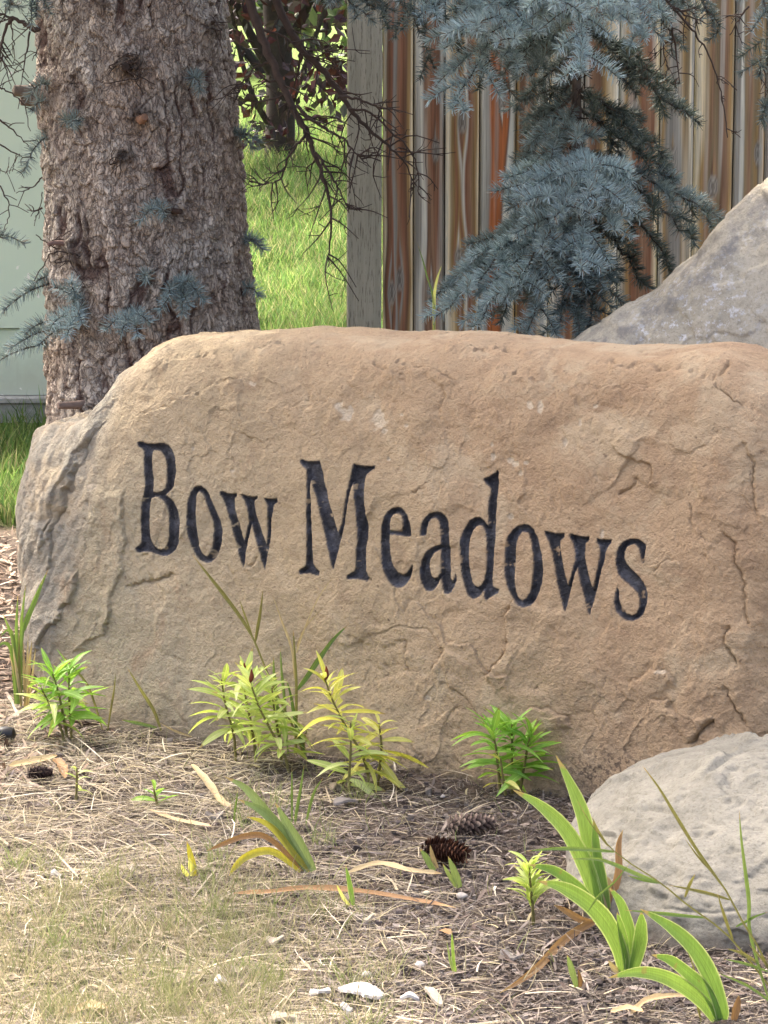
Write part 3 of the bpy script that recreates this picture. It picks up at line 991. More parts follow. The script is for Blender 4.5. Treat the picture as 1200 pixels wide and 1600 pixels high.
def build_front_boulder():
    nu, nv = 420, 200
    c = np.array([0.785, 4.63, 0.0])
    th = np.linspace(0, 2 * PI, nu, endpoint=False)
    ph = np.linspace(-0.22, PI / 2 - 0.002, nv)
    TH, PH = np.meshgrid(th, ph, indexing='ij')
    ce = np.sign(np.cos(PH)) * np.abs(np.cos(PH)) ** 0.87
    cx = np.sign(np.cos(TH)) * np.abs(np.cos(TH)) ** 0.85
    sx = np.sign(np.sin(TH)) * np.abs(np.sin(TH)) ** 0.85
    V = np.stack([0.49 * ce * cx, 0.44 * ce * sx, 0.222 * np.sign(np.sin(PH)) * np.abs(np.sin(PH)) ** 0.87], -1)
    V = V.reshape(-1, 3)
    N = grid_normals(V, nu, nv, True)
    if N.reshape(nu, nv, 3)[0, 60, 0] < 0: N = -N
    q = V
    d = 0.040 * fbm(q * 3.0 + 8, 3) + 0.012 * fbm(q * 10 + 9, 4) - 0.004 * sstep(0.25, 0.55, perlin(q * 55 + 2))
    d += 0.011 * facets(q, 4.6, 6.0) + 0.0035 * sstep(-0.3, 0.3, perlin(q * 5 + 3)) * facets(q, 13.0, 9.0)
    d += 0.0025 * fbm(q * 45, 3) + 0.001 * fbm(q * 130, 2)
    W = c + V + N * d[:, None]
    u, v = proj(W)
    uv = np.stack([u, v], 1)
    fr = V[:, 1] < 0.15
    for line, gd, gw, lh, lr in [([(965,1247),(990,1245),(1015,1243)], .005, 2.5, .005, 20), ([(990,1265),(1020,1263),(1045,1266)], .005, 2.5, -.004, 25),
                                 ([(1090,1280),(1112,1287)], .004, 2, .002, 15), ([(1080,1296),(1100,1294)], .004, 2, .003, 20),
                                 ([(930,1262),(985,1250)], .004, 2, .004, 25), ([(1055,1255),(1070,1246)], .005, 2.5, 0, 1),
                                 ([(1000,1195),(1035,1188)], .003, 2, .004, 30), ([(1040,1420),(1100,1428),(1150,1425)], .004, 3, .004, 30)]:
        dist, side, al = line_dist(uv + 4 * np.stack([perlin(q * 35), perlin(q * 35 + 9)], 1), line)
        W -= N * (fr * gd * np.exp(-(dist / gw) ** 2) - fr * lh * (side > 0) * np.exp(-dist / lr))[:, None]
    F = grid_faces(nu, nv, True)
    root = thing('pale_boulder', c, 'low rounded pale grey boulder behind the irises at the right edge', 'boulder')
    part('stone', W, F, M_ROCKF, root)


build_front_boulder()


# ------------------------------------------------------------------ wooden fence
def interp_cols(stops, t):
    ps = np.array([s[0] for s in stops])
    cs = np.array([s[1] for s in stops])
    return np.stack([np.interp(t, ps, cs[:, k]) for k in range(3)], 1)


FY = 7.56
def build_fence():
    K = 1.15
    cream, pale, grey = lin(226,212,172,K), lin(208,208,190,K), lin(150,147,134,K)
    dark, brown, rust = lin(112,86,66,K), lin(150,120,92,K), lin(176,108,64,K)
    ochre, olive, redb = lin(164,136,88,K), lin(130,116,86,K), lin(142,100,74,K)
    B = [
        (597, 646, [(0,cream),(.10,cream),(.17,dark),(.34,redb),(.40,grey),(.46,grey),(.52,brown),(.65,redb),(.78,dark),(.88,ochre),(.94,cream),(1,cream)], [(.30, 458, 16, 0)]),
        (646, 695, [(0,grey),(.18,pale),(.28,dark),(.42,brown),(.62,redb),(.80,dark),(.88,grey),(1,grey)], [(.72, 235, 10, 1), (.55, 455, 12, 0)]),
        (695, 749, [(0,pale),(.14,cream),(.30,ochre),(.42,redb),(.50,ochre),(.60,pale),(.68,redb),(.82,brown),(.92,ochre),(1,cream)], [(.50, 190, 13, 1), (.42, 405, 12, 1)]),
        (749, 806, [(0,grey),(.10,pale),(.24,grey),(.32,rust),(.45,rust),(.58,rust),(.66,dark),(.72,pale),(.90,pale),(1,cream)], []),
        (806, 858, [(0,ochre),(.12,dark),(.35,brown),(.55,dark),(.65,ochre),(.78,pale),(.92,pale),(1,cream)], [(.8, 150, 10, 0)]),
        (858, 912, [(0,cream),(.2,pale),(.4,brown),(.6,redb),(.8,ochre),(1,grey)], []),
        (912, 966, [(0,grey),(.2,brown),(.45,dark),(.6,ochre),(.85,cream),(1,pale)], [(.4, 300, 11, 0)]),
        (966, 1030, [(0,pale),(.2,ochre),(.35,redb),(.6,brown),(.8,redb),(.92,cream),(1,cream)], []),
        (1030, 1083, [(0,pale),(.15,ochre),(.35,grey),(.6,grey),(.75,ochre),(.88,olive),(.95,cream),(1,grey)], []),
        (1083, 1145, [(0,cream),(.12,cream),(.25,ochre),(.38,brown),(.52,olive),(.65,dark),(.80,brown),(.92,ochre),(1,cream)], []),
        (1145, 1194, [(0,grey),(.15,grey),(.22,pale),(.26,pale),(.32,olive),(.50,brown),(.65,olive),(.82,ochre),(1,olive)], [(.8, 240, 9, 0)]),
        (1194, 1250, [(0,grey),(.3,dark),(.6,olive),(1,pale)], []),
        (1250, 1304, [(0,cream),(.3,brown),(.6,redb),(1,cream)], []),
        (1304, 1358, [(0,grey),(.4,olive),(.7,dark),(1,pale)], []),
    ]
    x0 = P(541, 300, FY)[0]
    root = thing('wooden_fence', (x0, FY, 0), 'weathered vertical board fence with rust and grey streaks behind the spruce', 'fence')
    zlo, zhi = 0.04, 1.86

    def box(xa, xb, ya, yb, za, zb, bev=0.004, nz=2):
        pr = [(xa + bev, ya), (xb - bev, ya), (xb, ya + bev), (xb, yb - bev), (xb - bev, yb), (xa + bev, yb), (xa, yb - bev), (xa, ya + bev)]
        V = [(x, y, z) for z in np.linspace(za, zb, nz) for x, y in pr]
        F = [(r * 8 + a, r * 8 + (a + 1) % 8, (r + 1) * 8 + (a + 1) % 8, (r + 1) * 8 + a) for r in range(nz - 1) for a in range(8)]
        t = (nz - 1) * 8
        F += [(t, t + 1, t + 2, t + 3), (t, t + 3, t + 4, t + 7), (t + 4, t + 5, t + 6, t + 7)]
        return np.array(V, float), np.array(F)

    for k, (u0, u1, stops, knots) in enumerate(B):
        xa, xb = P(u0, 300, FY)[0], P(u1, 300, FY)[0]
        gap = 0.0019
        w = xb - xa - 2 * gap
        nx, nz = 52, 200
        dep = FY + (0.0, 0.007, 0.002, 0.009)[k % 4]
        s = np.linspace(0, 1, nx)
        z = np.linspace(zlo, zhi, nz)
        S, Z = np.meshgrid(s, z, indexing='ij')
        S, Z = S.ravel(), Z.ravel()
        edge = np.minimum(S, 1 - S) * w
        X = xa + gap + S * w + 0.0012 * perlin(np.stack([Z * 3, np.full_like(Z, k * 9.1), np.zeros_like(Z)], 1)) * (edge < 1e-6)
        cup = 0.0025 * (2 * S - 1) ** 2
        Y = dep + cup + 0.0035 * sstep(0.005, 0, edge)
        # grain lines swerve round the knots
        wz = 0.30 * perlin(np.stack([Z * 1.5 + k * 13, np.full_like(Z, k * 3.7), np.zeros_like(Z)], 1)) + 0.09 * perlin(np.stack([Z * 3.1 + k * 13, S * 1.5, np.full_like(Z, k * 1.7)], 1))
        t = S + wz * (0.3 + 4 * S * (1 - S)) * 0.8
        if len(knots) < 2:
            knots = knots + [(rng.uniform(.25, .75), rng.uniform(60, 480), 10, 0)]
        kc = np.zeros(len(S))
        kr_ = np.zeros(len(S))
        for (ks, kv, kr, _) in knots:
            zk = P(600, kv, FY)[2]
            dz = (Z - zk) / 0.085
            dx = (S - ks)
            t = t - 0.30 * np.sign(dx) * np.exp(-dz ** 2) * np.exp(-np.abs(dx) / 0.22)
            rr = np.hypot(dx / 0.15, (Z - zk) / 0.034)
            kc = np.maximum(kc, 0.9 * sstep(1.25, 0.6, rr + 0.15 * perlin(np.stack([S * 9, Z * 40, np.full_like(S, k * 1.0)], 1))))
            kr_ = np.where(rr < 1.6, rr, kr_)
        t = t + 0.03 * perlin(np.stack([S * 14, Z * 2, np.full_like(S, k * 5.0)], 1))
        C = interp_cols(stops, np.clip(t, 0, 1))
        ring = (0.5 + 0.5 * np.sin(kr_ * 17)) * sstep(0.0, 0.35, kr_)
        C = C * (1 - kc[:, None]) + kc[:, None] * (np.array(grey) * (0.45 + 0.75 * ring[:, None]))
        ws = sstep(0.15, 0.5, perlin(np.stack([S * 5, Z * 1.6 + k, np.full_like(S, k * 2.2)], 1)))[:, None]
        C = C * (1 - 0.4 * ws) + 0.4 * ws * np.array(pale)
        front = np.stack([X, Y, Z], 1)
        back = front.copy()
        back[:, 1] = dep + 0.019
        F = grid_faces(nx, nz)
        n = len(front)
        i = np.arange(nz - 1)
        e0 = np.stack([i, i + 1, i + 1 + n, i + n], 1)
        o_ = (nx - 1) * nz
        e1 = np.stack([o_ + i + n, o_ + i + 1 + n, o_ + i + 1, o_ + i], 1)
        j = np.arange(nx - 1) * nz + nz - 1
        e2 = np.stack([j, j + nz, j + nz + n, j + n], 1)
        # only the outline of the back is needed
        Fb = np.array([[n, n + nz - 1, n + o_ + nz - 1, n + o_]])
        if k:
            V, Fq = box(xa - 0.02, xa + 0.02, FY + 0.0285, FY + 0.0325, zlo, zhi - 0.02, 0.001)
            part('batten', V, Fq, M_BATTEN, root, smooth=False)
        part('board', np.concatenate([front, back]), np.concatenate([F[:, ::1], e0, e1, e2, Fb]), M_BOARD, root, {'col': np.concatenate([C, C])}, smooth=False)
    # post, 9 cm square, with slightly eased edges and a notch of rot at the foot
    pw = 0.0
    xa, xb = P(541.5, 300, FY)[0], P(596, 300, FY)[0]
    V, F = box(xa, xb, FY - 0.022, FY + 0.07, -0.1, 1.92, 0.004, 60)
    V[:, 0] += 0.004 * (V[:, 2] - 0.8) + 0.001 * perlin(V * 5)
    part('post', V, F, M_POST, root, smooth=False)
    for zz in (0.35, 1.45):
        V, F = box(xb + 0.001, P(1358, 300, FY)[0], FY + 0.036, FY + 0.072, zz, zz + 0.089)
        part('rail', V, F, M_POST, root, smooth=False)


build_fence()


# ------------------------------------------------------------------ pale green utility box on its pad
def build_utility_box():
    yb = 9.45
    zg = float(tz(0, yb))
    xl, xr = -2.9, P(215, 300, yb)[0]
    root = thing('utility_box', ((xl + xr) / 2, yb + 0.6, zg), 'pale green painted metal utility box at the left behind the trunk', 'utility box')
    zs = P(40, 512, yb)[2]
    zp = P(40, 622, yb)[2]

    def slab(name, x0, x1, y0, y1, z0, z1, mat, bev=0.006):
        s = [(x0, y0), (x1, y0), (x1, y1), (x0, y1)]
        V, F = [], []
        rings = [(0, z0), (0, z1 - bev), (bev, z1)]
        for ins, z in rings:
            V += [(x0 + ins, y0 + ins, z), (x1 - ins, y0 + ins, z), (x1 - ins, y1 - ins, z), (x0 + ins, y1 - ins, z)]
        for r in range(2):
            for a in range(4):
                F.append((r * 4 + a, r * 4 + (a + 1) % 4, (r + 1) * 4 + (a + 1) % 4, (r + 1) * 4 + a))
        F.append((8, 9, 10, 11))
        F.append((3, 2, 1, 0))
        part(name, V, F, mat, root, smooth=False)
    slab('base_panel', xl, xr, yb, yb + 1.2, zp + 0.01, zs - 0.004, M_BOX)
    slab('upper_cabinet', xl - 0.012, xr + 0.012, yb - 0.014, yb + 1.212, zs, 1.53, M_BOX, 0.02)
    slab('ledge', xl - 0.03, xr + 0.03, yb - 0.035, yb + 1.23, zp - 0.012, zp + 0.008, M_CONC)
    slab('concrete_pad', xl - 0.02, xr + 0.02, yb - 0.02, yb + 1.22, zg - 0.2, zp - 0.014, M_CONC)


build_utility_box()


# ------------------------------------------------------------------ strips: blades and litter, many at once
def strips(base, d0, d1, length, width, side, cols, nseg=3, taper=True):
    """curved blades: start direction d0 bends to d1 along the length; returns V, F, C"""
    n = len(base)
    t = np.linspace(0, 1, nseg + 1)
    V = np.zeros((n, nseg + 1, 2, 3))
    p = base.copy()
    for k in range(nseg + 1):
        if k:
            tm = (t[k] + t[k - 1]) / 2
            dd = d0 * (1 - tm) + d1 * tm
            dd /= np.linalg.norm(dd, axis=1)[:, None] + 1e-9
            p = p + dd * (length / nseg)[:, None]
        w = width * ((1 - t[k] ** 2) * 0.92 + 0.08 if taper else (0.5 + 2 * t[k] * (1 - t[k])))
        V[:, k, 0] = p - side * w[:, None] / 2
        V[:, k, 1] = p + side * w[:, None] / 2
    i = np.arange(n)[:, None] * (nseg + 1) * 2
    F = np.concatenate([np.stack([i + 2 * k, i + 2 * k + 1, i + 2 * k + 3, i + 2 * k + 2], -1).reshape(-1, 4) for k in range(nseg)])
    C = np.repeat(cols, (nseg + 1) * 2, 0)
    return V.reshape(-1, 3), F, C


def rdir(n, up=0.0):
    a = rng.random(n) * 2 * PI
    return np.stack([np.cos(a), np.sin(a), np.full(n, up)], 1)


def pick(cols, n, jit=0.18):
    c = np.array(cols)[rng.integers(0, len(cols), n)]
    return c * (1 + jit * rng.normal(size=(n, 1))).clip(0.4, 1.8)


class Needles:
    def __init__(s):
        s.B, s.T, s.W, s.C = [], [], [], []

    def shoot(s, pts, L, dens, blue, w=0.0023, tipfade=True):
        pts = np.asarray(pts, float)
        seg = np.linalg.norm(np.diff(pts, axis=0), axis=1)
        cum = np.concatenate([[0], np.cumsum(seg)])
        n = max(6, int(cum[-1] * dens))
        t = rng.random(n) * cum[-1]
        nt = max(5, int(0.006 * dens))
        t[:nt] = cum[-1] - rng.random(nt) * 0.006
        p = np.stack([np.interp(t, cum, pts[:, k]) for k in range(3)], 1)
        tg = np.stack([np.interp(np.minimum(t + 1e-3, cum[-1]), cum, pts[:, k]) - np.interp(np.minimum(t + 1e-3, cum[-1]) - 2e-3, cum, pts[:, k]) for k in range(3)], 1)
        tg /= np.linalg.norm(tg, axis=1)[:, None] + 1e-12
        r = rng.normal(size=(n, 3))
        r[:, 2] += 0.40
        r[:, 1] -= 0.45
        r -= tg * (r * tg).sum(1)[:, None]
        r /= np.linalg.norm(r, axis=1)[:, None] + 1e-9
        fw = rng.uniform(0.25, 0.70, n)
        endk = sstep(cum[-1] - 0.02, cum[-1], t)
        fw = fw + endk * rng.random(n) * 1.2
        d = tg * fw[:, None] + r
        d /= np.linalg.norm(d, axis=1)[:, None]
        ln = L * rng.uniform(0.75, 1.12, n) * (1 - 0.15 * endk)
        s.B.append(p)
        s.T.append(p + d * ln[:, None] + np.array([0, 0, 0.10]) * (ln ** 1)[:, None] * 0.6)
        s.W.append(np.full(n, w))
        g, b = np.array([0.082, 0.105, 0.078]), np.array([0.42, 0.53, 0.525])
        bl = np.clip(blue + 0.10 * rng.normal(size=n), 0, 1)[:, None]
        cc = (g * (1 - bl) + b * bl) * rng.uniform(0.7, 1.3, (n, 1))
        cc[rng.random(n) < 0.05] = (0.22, 0.15, 0.09)
        s.C.append(cc)

    def out(s):
        B, T, W, C = (np.concatenate(x) for x in (s.B, s.T, s.W, s.C))
        n = len(B)
        d = T - B
        sd = np.cross(d, rng.normal(size=(n, 3)))
        sd /= np.linalg.norm(sd, axis=1)[:, None] + 1e-9
        V = np.stack([B - sd * W[:, None] / 2, B + sd * W[:, None] / 2, T + sd * W[:, None] / 5, T - sd * W[:, None] / 5], 1).reshape(-1, 3)
        return V, np.arange(4 * n).reshape(-1, 4), np.repeat(C, 4, 0)

    def part(s, name, parent):
        V, F, C = s.out()
        o = part(name, V, F, M_NEEDLE, parent, {'col': C}, False)
        o['kind'] = 'stuff'
        return o


TWC = np.array(lin(104, 98, 88, 0.8))


def spruce_branch(parent, start, tip, blue, L=0.022, dens=1500, rad=0.006, lift=0.0, name='branch', lat=0.40, bare=0.12, needle_w=0.0016):
    start, tip = np.array(start, float), np.array(tip, float)
    ln = np.linalg.norm(tip - start)
    mid = (start * 0.45 + tip * 0.55) + np.array([0, 0, lift * ln])
    path = spline([start, mid, tip], 14) + np.array([0, 0, 1]) * 0.0
    path += 0.008 * rng.normal(size=path.shape) * np.linspace(0, 1, 14)[:, None]
    sp, nd = Soup(), Needles()
    sp.tube(path, np.linspace(rad, 0.0018, 14), TWC * rng.uniform(0.7, 1.1), 4)
    k0 = int(bare * 14)
    nd.shoot(path[k0:], L, dens, blue)
    tg = np.gradient(path, axis=0)
    tg /= np.linalg.norm(tg, axis=1)[:, None]
    s, sd = max(0.16, bare), 1
    while s < 0.97:
        i = s * 13
        a = int(i)
        f = i - a
        p = path[a] * (1 - f) + path[min(a + 1, 13)] * f
        t = tg[a]
        b = np.cross(t, [0, 0, 1.0])
        b /= np.linalg.norm(b) + 1e-9
        ll = (lat * ln * (1 - s) ** 0.8 + 0.045) * rng.uniform(0.65, 1.15)
        ll = min(ll, 0.24)
        d = t * rng.uniform(0.55, 0.95) + b * sd * rng.uniform(0.7, 1.0) + np.array([0, 0, rng.uniform(-0.35, 0.25)])
        d /= np.linalg.norm(d)
        e = p + d * ll
        e[2] -= 0.10 * ll
        m = (p + e) / 2 + np.array([0, 0, 0.06 * ll])
        q = spline([p, m, e], 6)
        sp.tube(q, np.linspace(0.0022, 0.001, 6), TWC, 4)
        nd.shoot(q, L, dens, np.clip(blue + rng.uniform(-0.12, 0.12), 0, 1))
        if ll > 0.12:
            for g in (-1, 1):
                if rng.random() < 0.75:
                    p2 = q[2 + (g > 0)]
                    d2 = d * 0.75 + np.cross(d, [0, 0, 1.0]) * g * 0.75 + np.array([0, 0, rng.uniform(-0.3, 0.1)])
                    d2 /= np.linalg.norm(d2)
                    q2 = spline([p2, p2 + d2 * 0.03, p2 + d2 * rng.uniform(0.05, 0.085)], 4)
                    sp.tube(q2, np.linspace(0.0016, 0.001, 4), TWC, 4)
                    nd.shoot(q2, L, dens, np.clip(blue + rng.uniform(-0.1, 0.15), 0, 1))
        sd = -sd
        s += rng.uniform(0.050, 0.080) / ln
    o = sp.part(name, M_TWIG, parent)
    nd.part('needles', o)
    return o


def dead_branch(parent, pts, r0, n_side=12, ls=(0.05, 0.13), name='dead_branch', r1=0.0012, col=(84, 72, 64), sub=True, down=0.25, flat=0.35):
    path = spline(pts, max(8, 4 * len(pts)))
    n = len(path)
    sp = Soup()
    c = np.array(lin(*col, 0.75))
    path[1:-1] += rng.normal(size=(n - 2, 3)) * 0.0015
    sp.tube(path, np.linspace(r0, r1, n), c, 6)
    tg = np.gradient(path, axis=0)
    tg /= np.linalg.norm(tg, axis=1)[:, None] + 1e-9
    for k in range(n_side):
        s = rng.uniform(0.12, 0.98) * (n - 1.01)
        a = int(s)
        p = path[a] + (path[a + 1] - path[a]) * (s - a)
        r = rng.normal(size=3) * (1, flat, 1)
        r -= tg[a] * (r @ tg[a])
        r /= np.linalg.norm(r) + 1e-9
        L = rng.uniform(*ls)
        d = tg[a] * rng.uniform(0.3, 0.9) + r + np.array([0, 0, -down * rng.random()])
        d /= np.linalg.norm(d)
        e = p + d * L
        m = (p + e) / 2 + rng.normal(size=3) * 0.10 * L * np.array([1, 0.5, 1])
        q = spline([p, m, e + np.array([0, 0, -0.15 * L])], 6)
        rr = min(0.0024, r0 * 0.5)
        sp.tube(q, np.linspace(rr, 0.0009, 6), c * rng.uniform(0.7, 1.15), 4)
        if sub:
            for g in range(rng.integers(1, 4)):
                p2 = q[rng.integers(1, 5)]
                d2 = d * 0.5 + rng.normal(size=3) * (0.7, 0.4, 0.7)
                d2 /= np.linalg.norm(d2)
                e2 = p2 + d2 * L * rng.uniform(0.25, 0.5)
                sp.tube(np.array([p2, (p2 + e2) / 2 + rng.normal(size=3) * 0.003, e2]), np.linspace(0.0013, 0.0007, 3), c * rng.uniform(0.7, 1.1), 4)
    return sp.part(name, M_TWIG, parent)


# ------------------------------------------------------------------ the big spruce
TYR = 7.3
def trunk_axis(z):
    return -0.592 - (z - 0.66) * 0.045


def trunk_rad(z):
    return 0.262 - 0.030 * (z - 0.66) + 0.10 * np.exp(-np.maximum(z, 0) / 0.16) * (z < 2)


def on_trunk(u, v):
    """front point of the bark under a photo pixel, with its outward direction"""
    y = TYR - 0.2
    for _ in range(12):
        p = P(u, v, y)
        cx, R = trunk_axis(p[2]), trunk_rad(p[2])
        dx = np.clip((p[0] - cx) / R, -0.985, 0.985)
        y = TYR - R * math.sqrt(1 - dx * dx)
    p = P(u, v, y)
    n = np.array([p[0] - trunk_axis(p[2]), y - TYR, 0])
    return p, n / np.linalg.norm(n)


def build_big_spruce():
    root = thing('spruce_tree', (trunk_axis(0), TYR, 0), 'thick spruce trunk with flaky grey-brown bark left of the fence', 'tree')
    zs = np.concatenate([np.linspace(-0.1, 0.35, 50, endpoint=False), np.linspace(0.35, 1.62, 380, endpoint=False), np.linspace(1.62, 7.5, 120)])
    nu, nv = 460, len(zs)
    th = np.linspace(0, 2 * PI, nu, endpoint=False)
    TH, Z = np.meshgrid(th, zs, indexing='ij')
    TH, Z = TH.ravel(), Z.ravel()
    R = trunk_rad(Z)
    R = np.where(Z > 2, np.interp(Z, [2, 7.5], [trunk_rad(2.0), 0.09]), R)
    out = np.stack([np.cos(TH), np.sin(TH), np.zeros_like(TH)], 1)
    q = np.stack([0.26 * np.cos(TH), 0.26 * np.sin(TH), Z], 1)
    w = q + 0.012 * np.stack([perlin(q * 14), perlin(q * 14 + 40), perlin(q * 10 + 80)], 1) + 0.006 * np.stack([perlin(q * 40), perlin(q * 40 + 40), perlin(q * 30 + 80)], 1)
    w = w + 0.010 * np.stack([perlin(q * (22, 22, 9) + 5), perlin(q * (22, 22, 9) + 45), perlin(q * (22, 22, 9) + 85)], 1)
    F1, F2, i1, o1 = worley(w * (30, 30, 17), True)
    G1, G2, i2, o2 = worley(w * (64, 64, 42) + 7, True)
    e1, e2 = F2 - F1, G2 - G1
    ridge = fbm(w * (15, 15, 2.6) + 3, 3)
    fur = 1 - np.abs(perlin(w * (20, 20, 3.2) + 11)) * 2.2
    fur = sstep(0.55, 1.0, fur) * sstep(-0.3, 0.2, perlin(q * 5 + 9))
    plate = np.clip(1 - 0.9 * fur - 0.5 * sstep(0.09, 0.0, e1), 0, 1)
    rid = np.clip(0.5 + 0.6 * (i2 - 0.5) + 0.5 * ridge + 0.55 * (i1 - 0.5), 0, 1)
    d = 0.011 * ridge - 0.008 * fur
    d += 0.0075 * (i1 - 0.5) - 0.0050 * o1[:, 2] - 0.003 * sstep(0.10, 0.0, e1)
    d += 0.0045 * (i2 - 0.5) - 0.0035 * o2[:, 2]
    d += 0.012 * fbm(q * 2.5, 2) + 0.0035 * fbm(q * 70, 3)
    knot = np.zeros(len(Z))
    cx = np.where(Z < 2, trunk_axis(Z), trunk_axis(2.0) - 0.02 * (Z - 2))
    W0 = np.stack([cx, np.full_like(cx, TYR), Z], 1) + out * R[:, None]
    for (u, v, r, h, dk) in [(203,103,.045,.022,.8),(217,180,.035,.016,.6),(192,243,.035,.012,.8),(66,150,.05,.03,.5),(112,395,.05,.015,.5),(135,640,.05,.02,.4),(322,45,.03,.015,.5),(265,335,.03,.012,.6),(90,455,.04,.014,.3),(163,8,.03,.015,.5)]:
        p, _n = on_trunk(u, v)
        dd = np.linalg.norm(W0 - p, axis=1)
        d += h * np.exp(-(dd / r) ** 2) * (1 + 0.5 * perlin(q * 60))
        knot = np.maximum(knot, dk * sstep(1.0, 0.35, dd / r + 0.35 * perlin(q * 45)))
    V = W0 + out * d[:, None]
    F = grid_faces(nu, nv, True)
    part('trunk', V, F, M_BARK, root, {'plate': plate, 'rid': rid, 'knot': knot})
    # broken branch stubs
    for (u, v, L, dx, r, c) in [(217,183,.05,.3,.011,(150,116,92)),(140,632,.085,-.9,.010,(150,130,115)),(203,105,.04,-.2,.012,(70,58,50)),(195,98,.035,.5,.006,(80,66,58)),(66,142,.07,-1.2,.016,(120,108,96)),(64,158,.05,-1.1,.014,(125,112,100)),(105,382,.05,-.8,.006,(140,115,105)),(268,330,.04,.4,.008,(80,66,58))]:
        p, nn = on_trunk(u, v)
        d = nn + np.array([dx, 0, 0.05])
        d /= np.linalg.norm(d)
        s = Soup()
        s.tube(spline([p - nn * 0.015, p + d * L * 0.5 + rng.normal(size=3) * 0.003, p + d * L], 7), np.array([1.5, 1.25, 1.1, 1, 0.95, 0.9, 0.82]) * r, np.array(lin(*c, 0.75)), 8)
        s.part('branch_stub', M_TWIG, root)
    # fine broken twigs round the knots
    for (u, v) in [(200,100),(212,112),(190,96),(190,240),(98,385),(120,400),(330,40)]:
        for _ in range(4):
            p, nn = on_trunk(u + rng.uniform(-8, 8), v + rng.uniform(-6, 6))
            dead_branch(root, [p - nn * .005, p + nn * .02 + rng.normal(size=3) * .015, p + nn * .03 + rng.normal(size=3) * .035], .0022, 1, (.015, .03), sub=False, name='dead_twig')
    # live sprigs sprouting from the bark: (base, tip, how far it stands out, blue)
    sprigs = [((118,470),(85,448),.07,.5),((118,475),(112,440),.08,.6),((120,480),(128,505),.09,.8),((112,490),(78,512),.10,.75),((120,492),(105,525),.11,.8),((115,505),(60,540),.09,.55),((95,510),(15,545),.06,.5),((60,535),(-20,575),.05,.45),((90,500),(40,520),.06,.5),
              ((205,495),(190,520),.08,.7),((210,497),(215,525),.08,.75),((200,497),(165,515),.07,.7),((205,490),(235,505),.06,.6),
              ((280,455),(250,485),.07,.6),((285,455),(285,490),.08,.65),((290,450),(318,470),.07,.5),((275,450),(300,440),.07,.45),((270,452),(262,462),.06,.5),((285,452),(310,455),.07,.5),((280,450),(295,478),.07,.55),
              ((248,325),(220,345),.05,.45),((250,325),(258,340),.06,.5),((310,120),(312,142),.05,.4),((308,125),(300,128),.04,.4),
              ((388,375),(410,390),.03,.35),((385,380),(402,378),.03,.3),((395,450),(404,462),.02,.3),((372,210),(405,222),.04,.3),((370,208),(395,232),.03,.25),
              ((78,430),(45,455),.03,.45),((80,440),(5,485),.04,.4),((70,210),(38,268),.05,.4),((95,190),(120,196),.06,.3),((75,130),(45,150),.04,.3),((230,440),(226,430),.05,.4),((120,190),(112,196),.05,.3),((70,160),(52,172),.05,.35)]
    for k, (a, b, off, bl) in enumerate(sprigs):
        p, nn = on_trunk(max(70, min(385, a[0])), a[1])
        e = P(b[0], b[1], p[1] - off)
        path = spline([p - nn * 0.01, (p + e) / 2 + np.array([0, -0.015, 0.01]), e], 8)
        sp, nd = Soup(), Needles()
        sp.tube(path, np.linspace(0.003, 0.0014, 8), TWC, 4)
        nd.shoot(path, 0.028, 1900, min(1, bl + .1), 0.0022)
        o = sp.part('sprig', M_TWIG, root)
        nd.part('needles', o)
    # dead branches hanging over the gap and at the left edge
    Y = 7.02
    def dp(pts, y0=Y, dy=0.0):
        return [P(u, v, y0 + dy * k) for k, (u, v) in enumerate(pts)]
    dead_branch(root, dp([(370,-60),(392,10),(412,65),(432,110),(452,160),(465,165)][:5] + [(470,190),(482,215),(490,235),(500,262),(512,300),(518,345),(515,385),(512,418)]), .0125, 26, (.05, .15), flat=.6)
    dead_branch(root, dp([(420,-50),(437,15),(468,70),(500,105),(520,130),(545,168),(570,196),(600,222),(628,250),(650,290)], 7.1), .0115, 24, (.05, .16), flat=.6)
    dead_branch(root, dp([(464,165),(485,185),(515,205),(540,220),(560,245),(580,262)], 7.0), .005, 14, (.04, .12))
    dead_branch(root, dp([(482,205),(465,225),(450,248),(440,275),(425,285),(402,290)], 7.0), .004, 12, (.03, .09))
    dead_branch(root, dp([(492,238),(506,258),(520,280),(535,305),(545,330)], 6.98), .004, 10, (.03, .10))
    dead_branch(root, dp([(530,150),(560,155),(585,165),(598,182),(603,205)], 7.0), .004, 9, (.04, .10))
    dead_branch(root, dp([(400,45),(430,52),(455,65),(480,100)], 7.05), .004, 9, (.04, .12))
    dead_branch(root, dp([(425,95),(400,105),(380,130),(372,150)], 7.05), .0035, 8, (.03, .10))
    dead_branch(root, dp([(440,125),(415,128),(395,135)], 7.05), .003, 6, (.03, .08))
    dead_branch(root, dp([(448,145),(425,155),(400,160),(385,170)], 7.05), .003, 6, (.03, .08))
    dead_branch(root, dp([(545,170),(575,175),(610,205),(640,235),(652,270),(655,305)], 7.05), .0035, 10, (.03, .10))
    dead_branch(root, dp([(60,48),(45,40),(28,32),(10,25),(-15,15)]), .008, 8, (.03, .09))
    dead_branch(root, dp([(19,28),(11,41),(4,66),(0,90),(-4,120)]), .005, 9, (.04, .10))
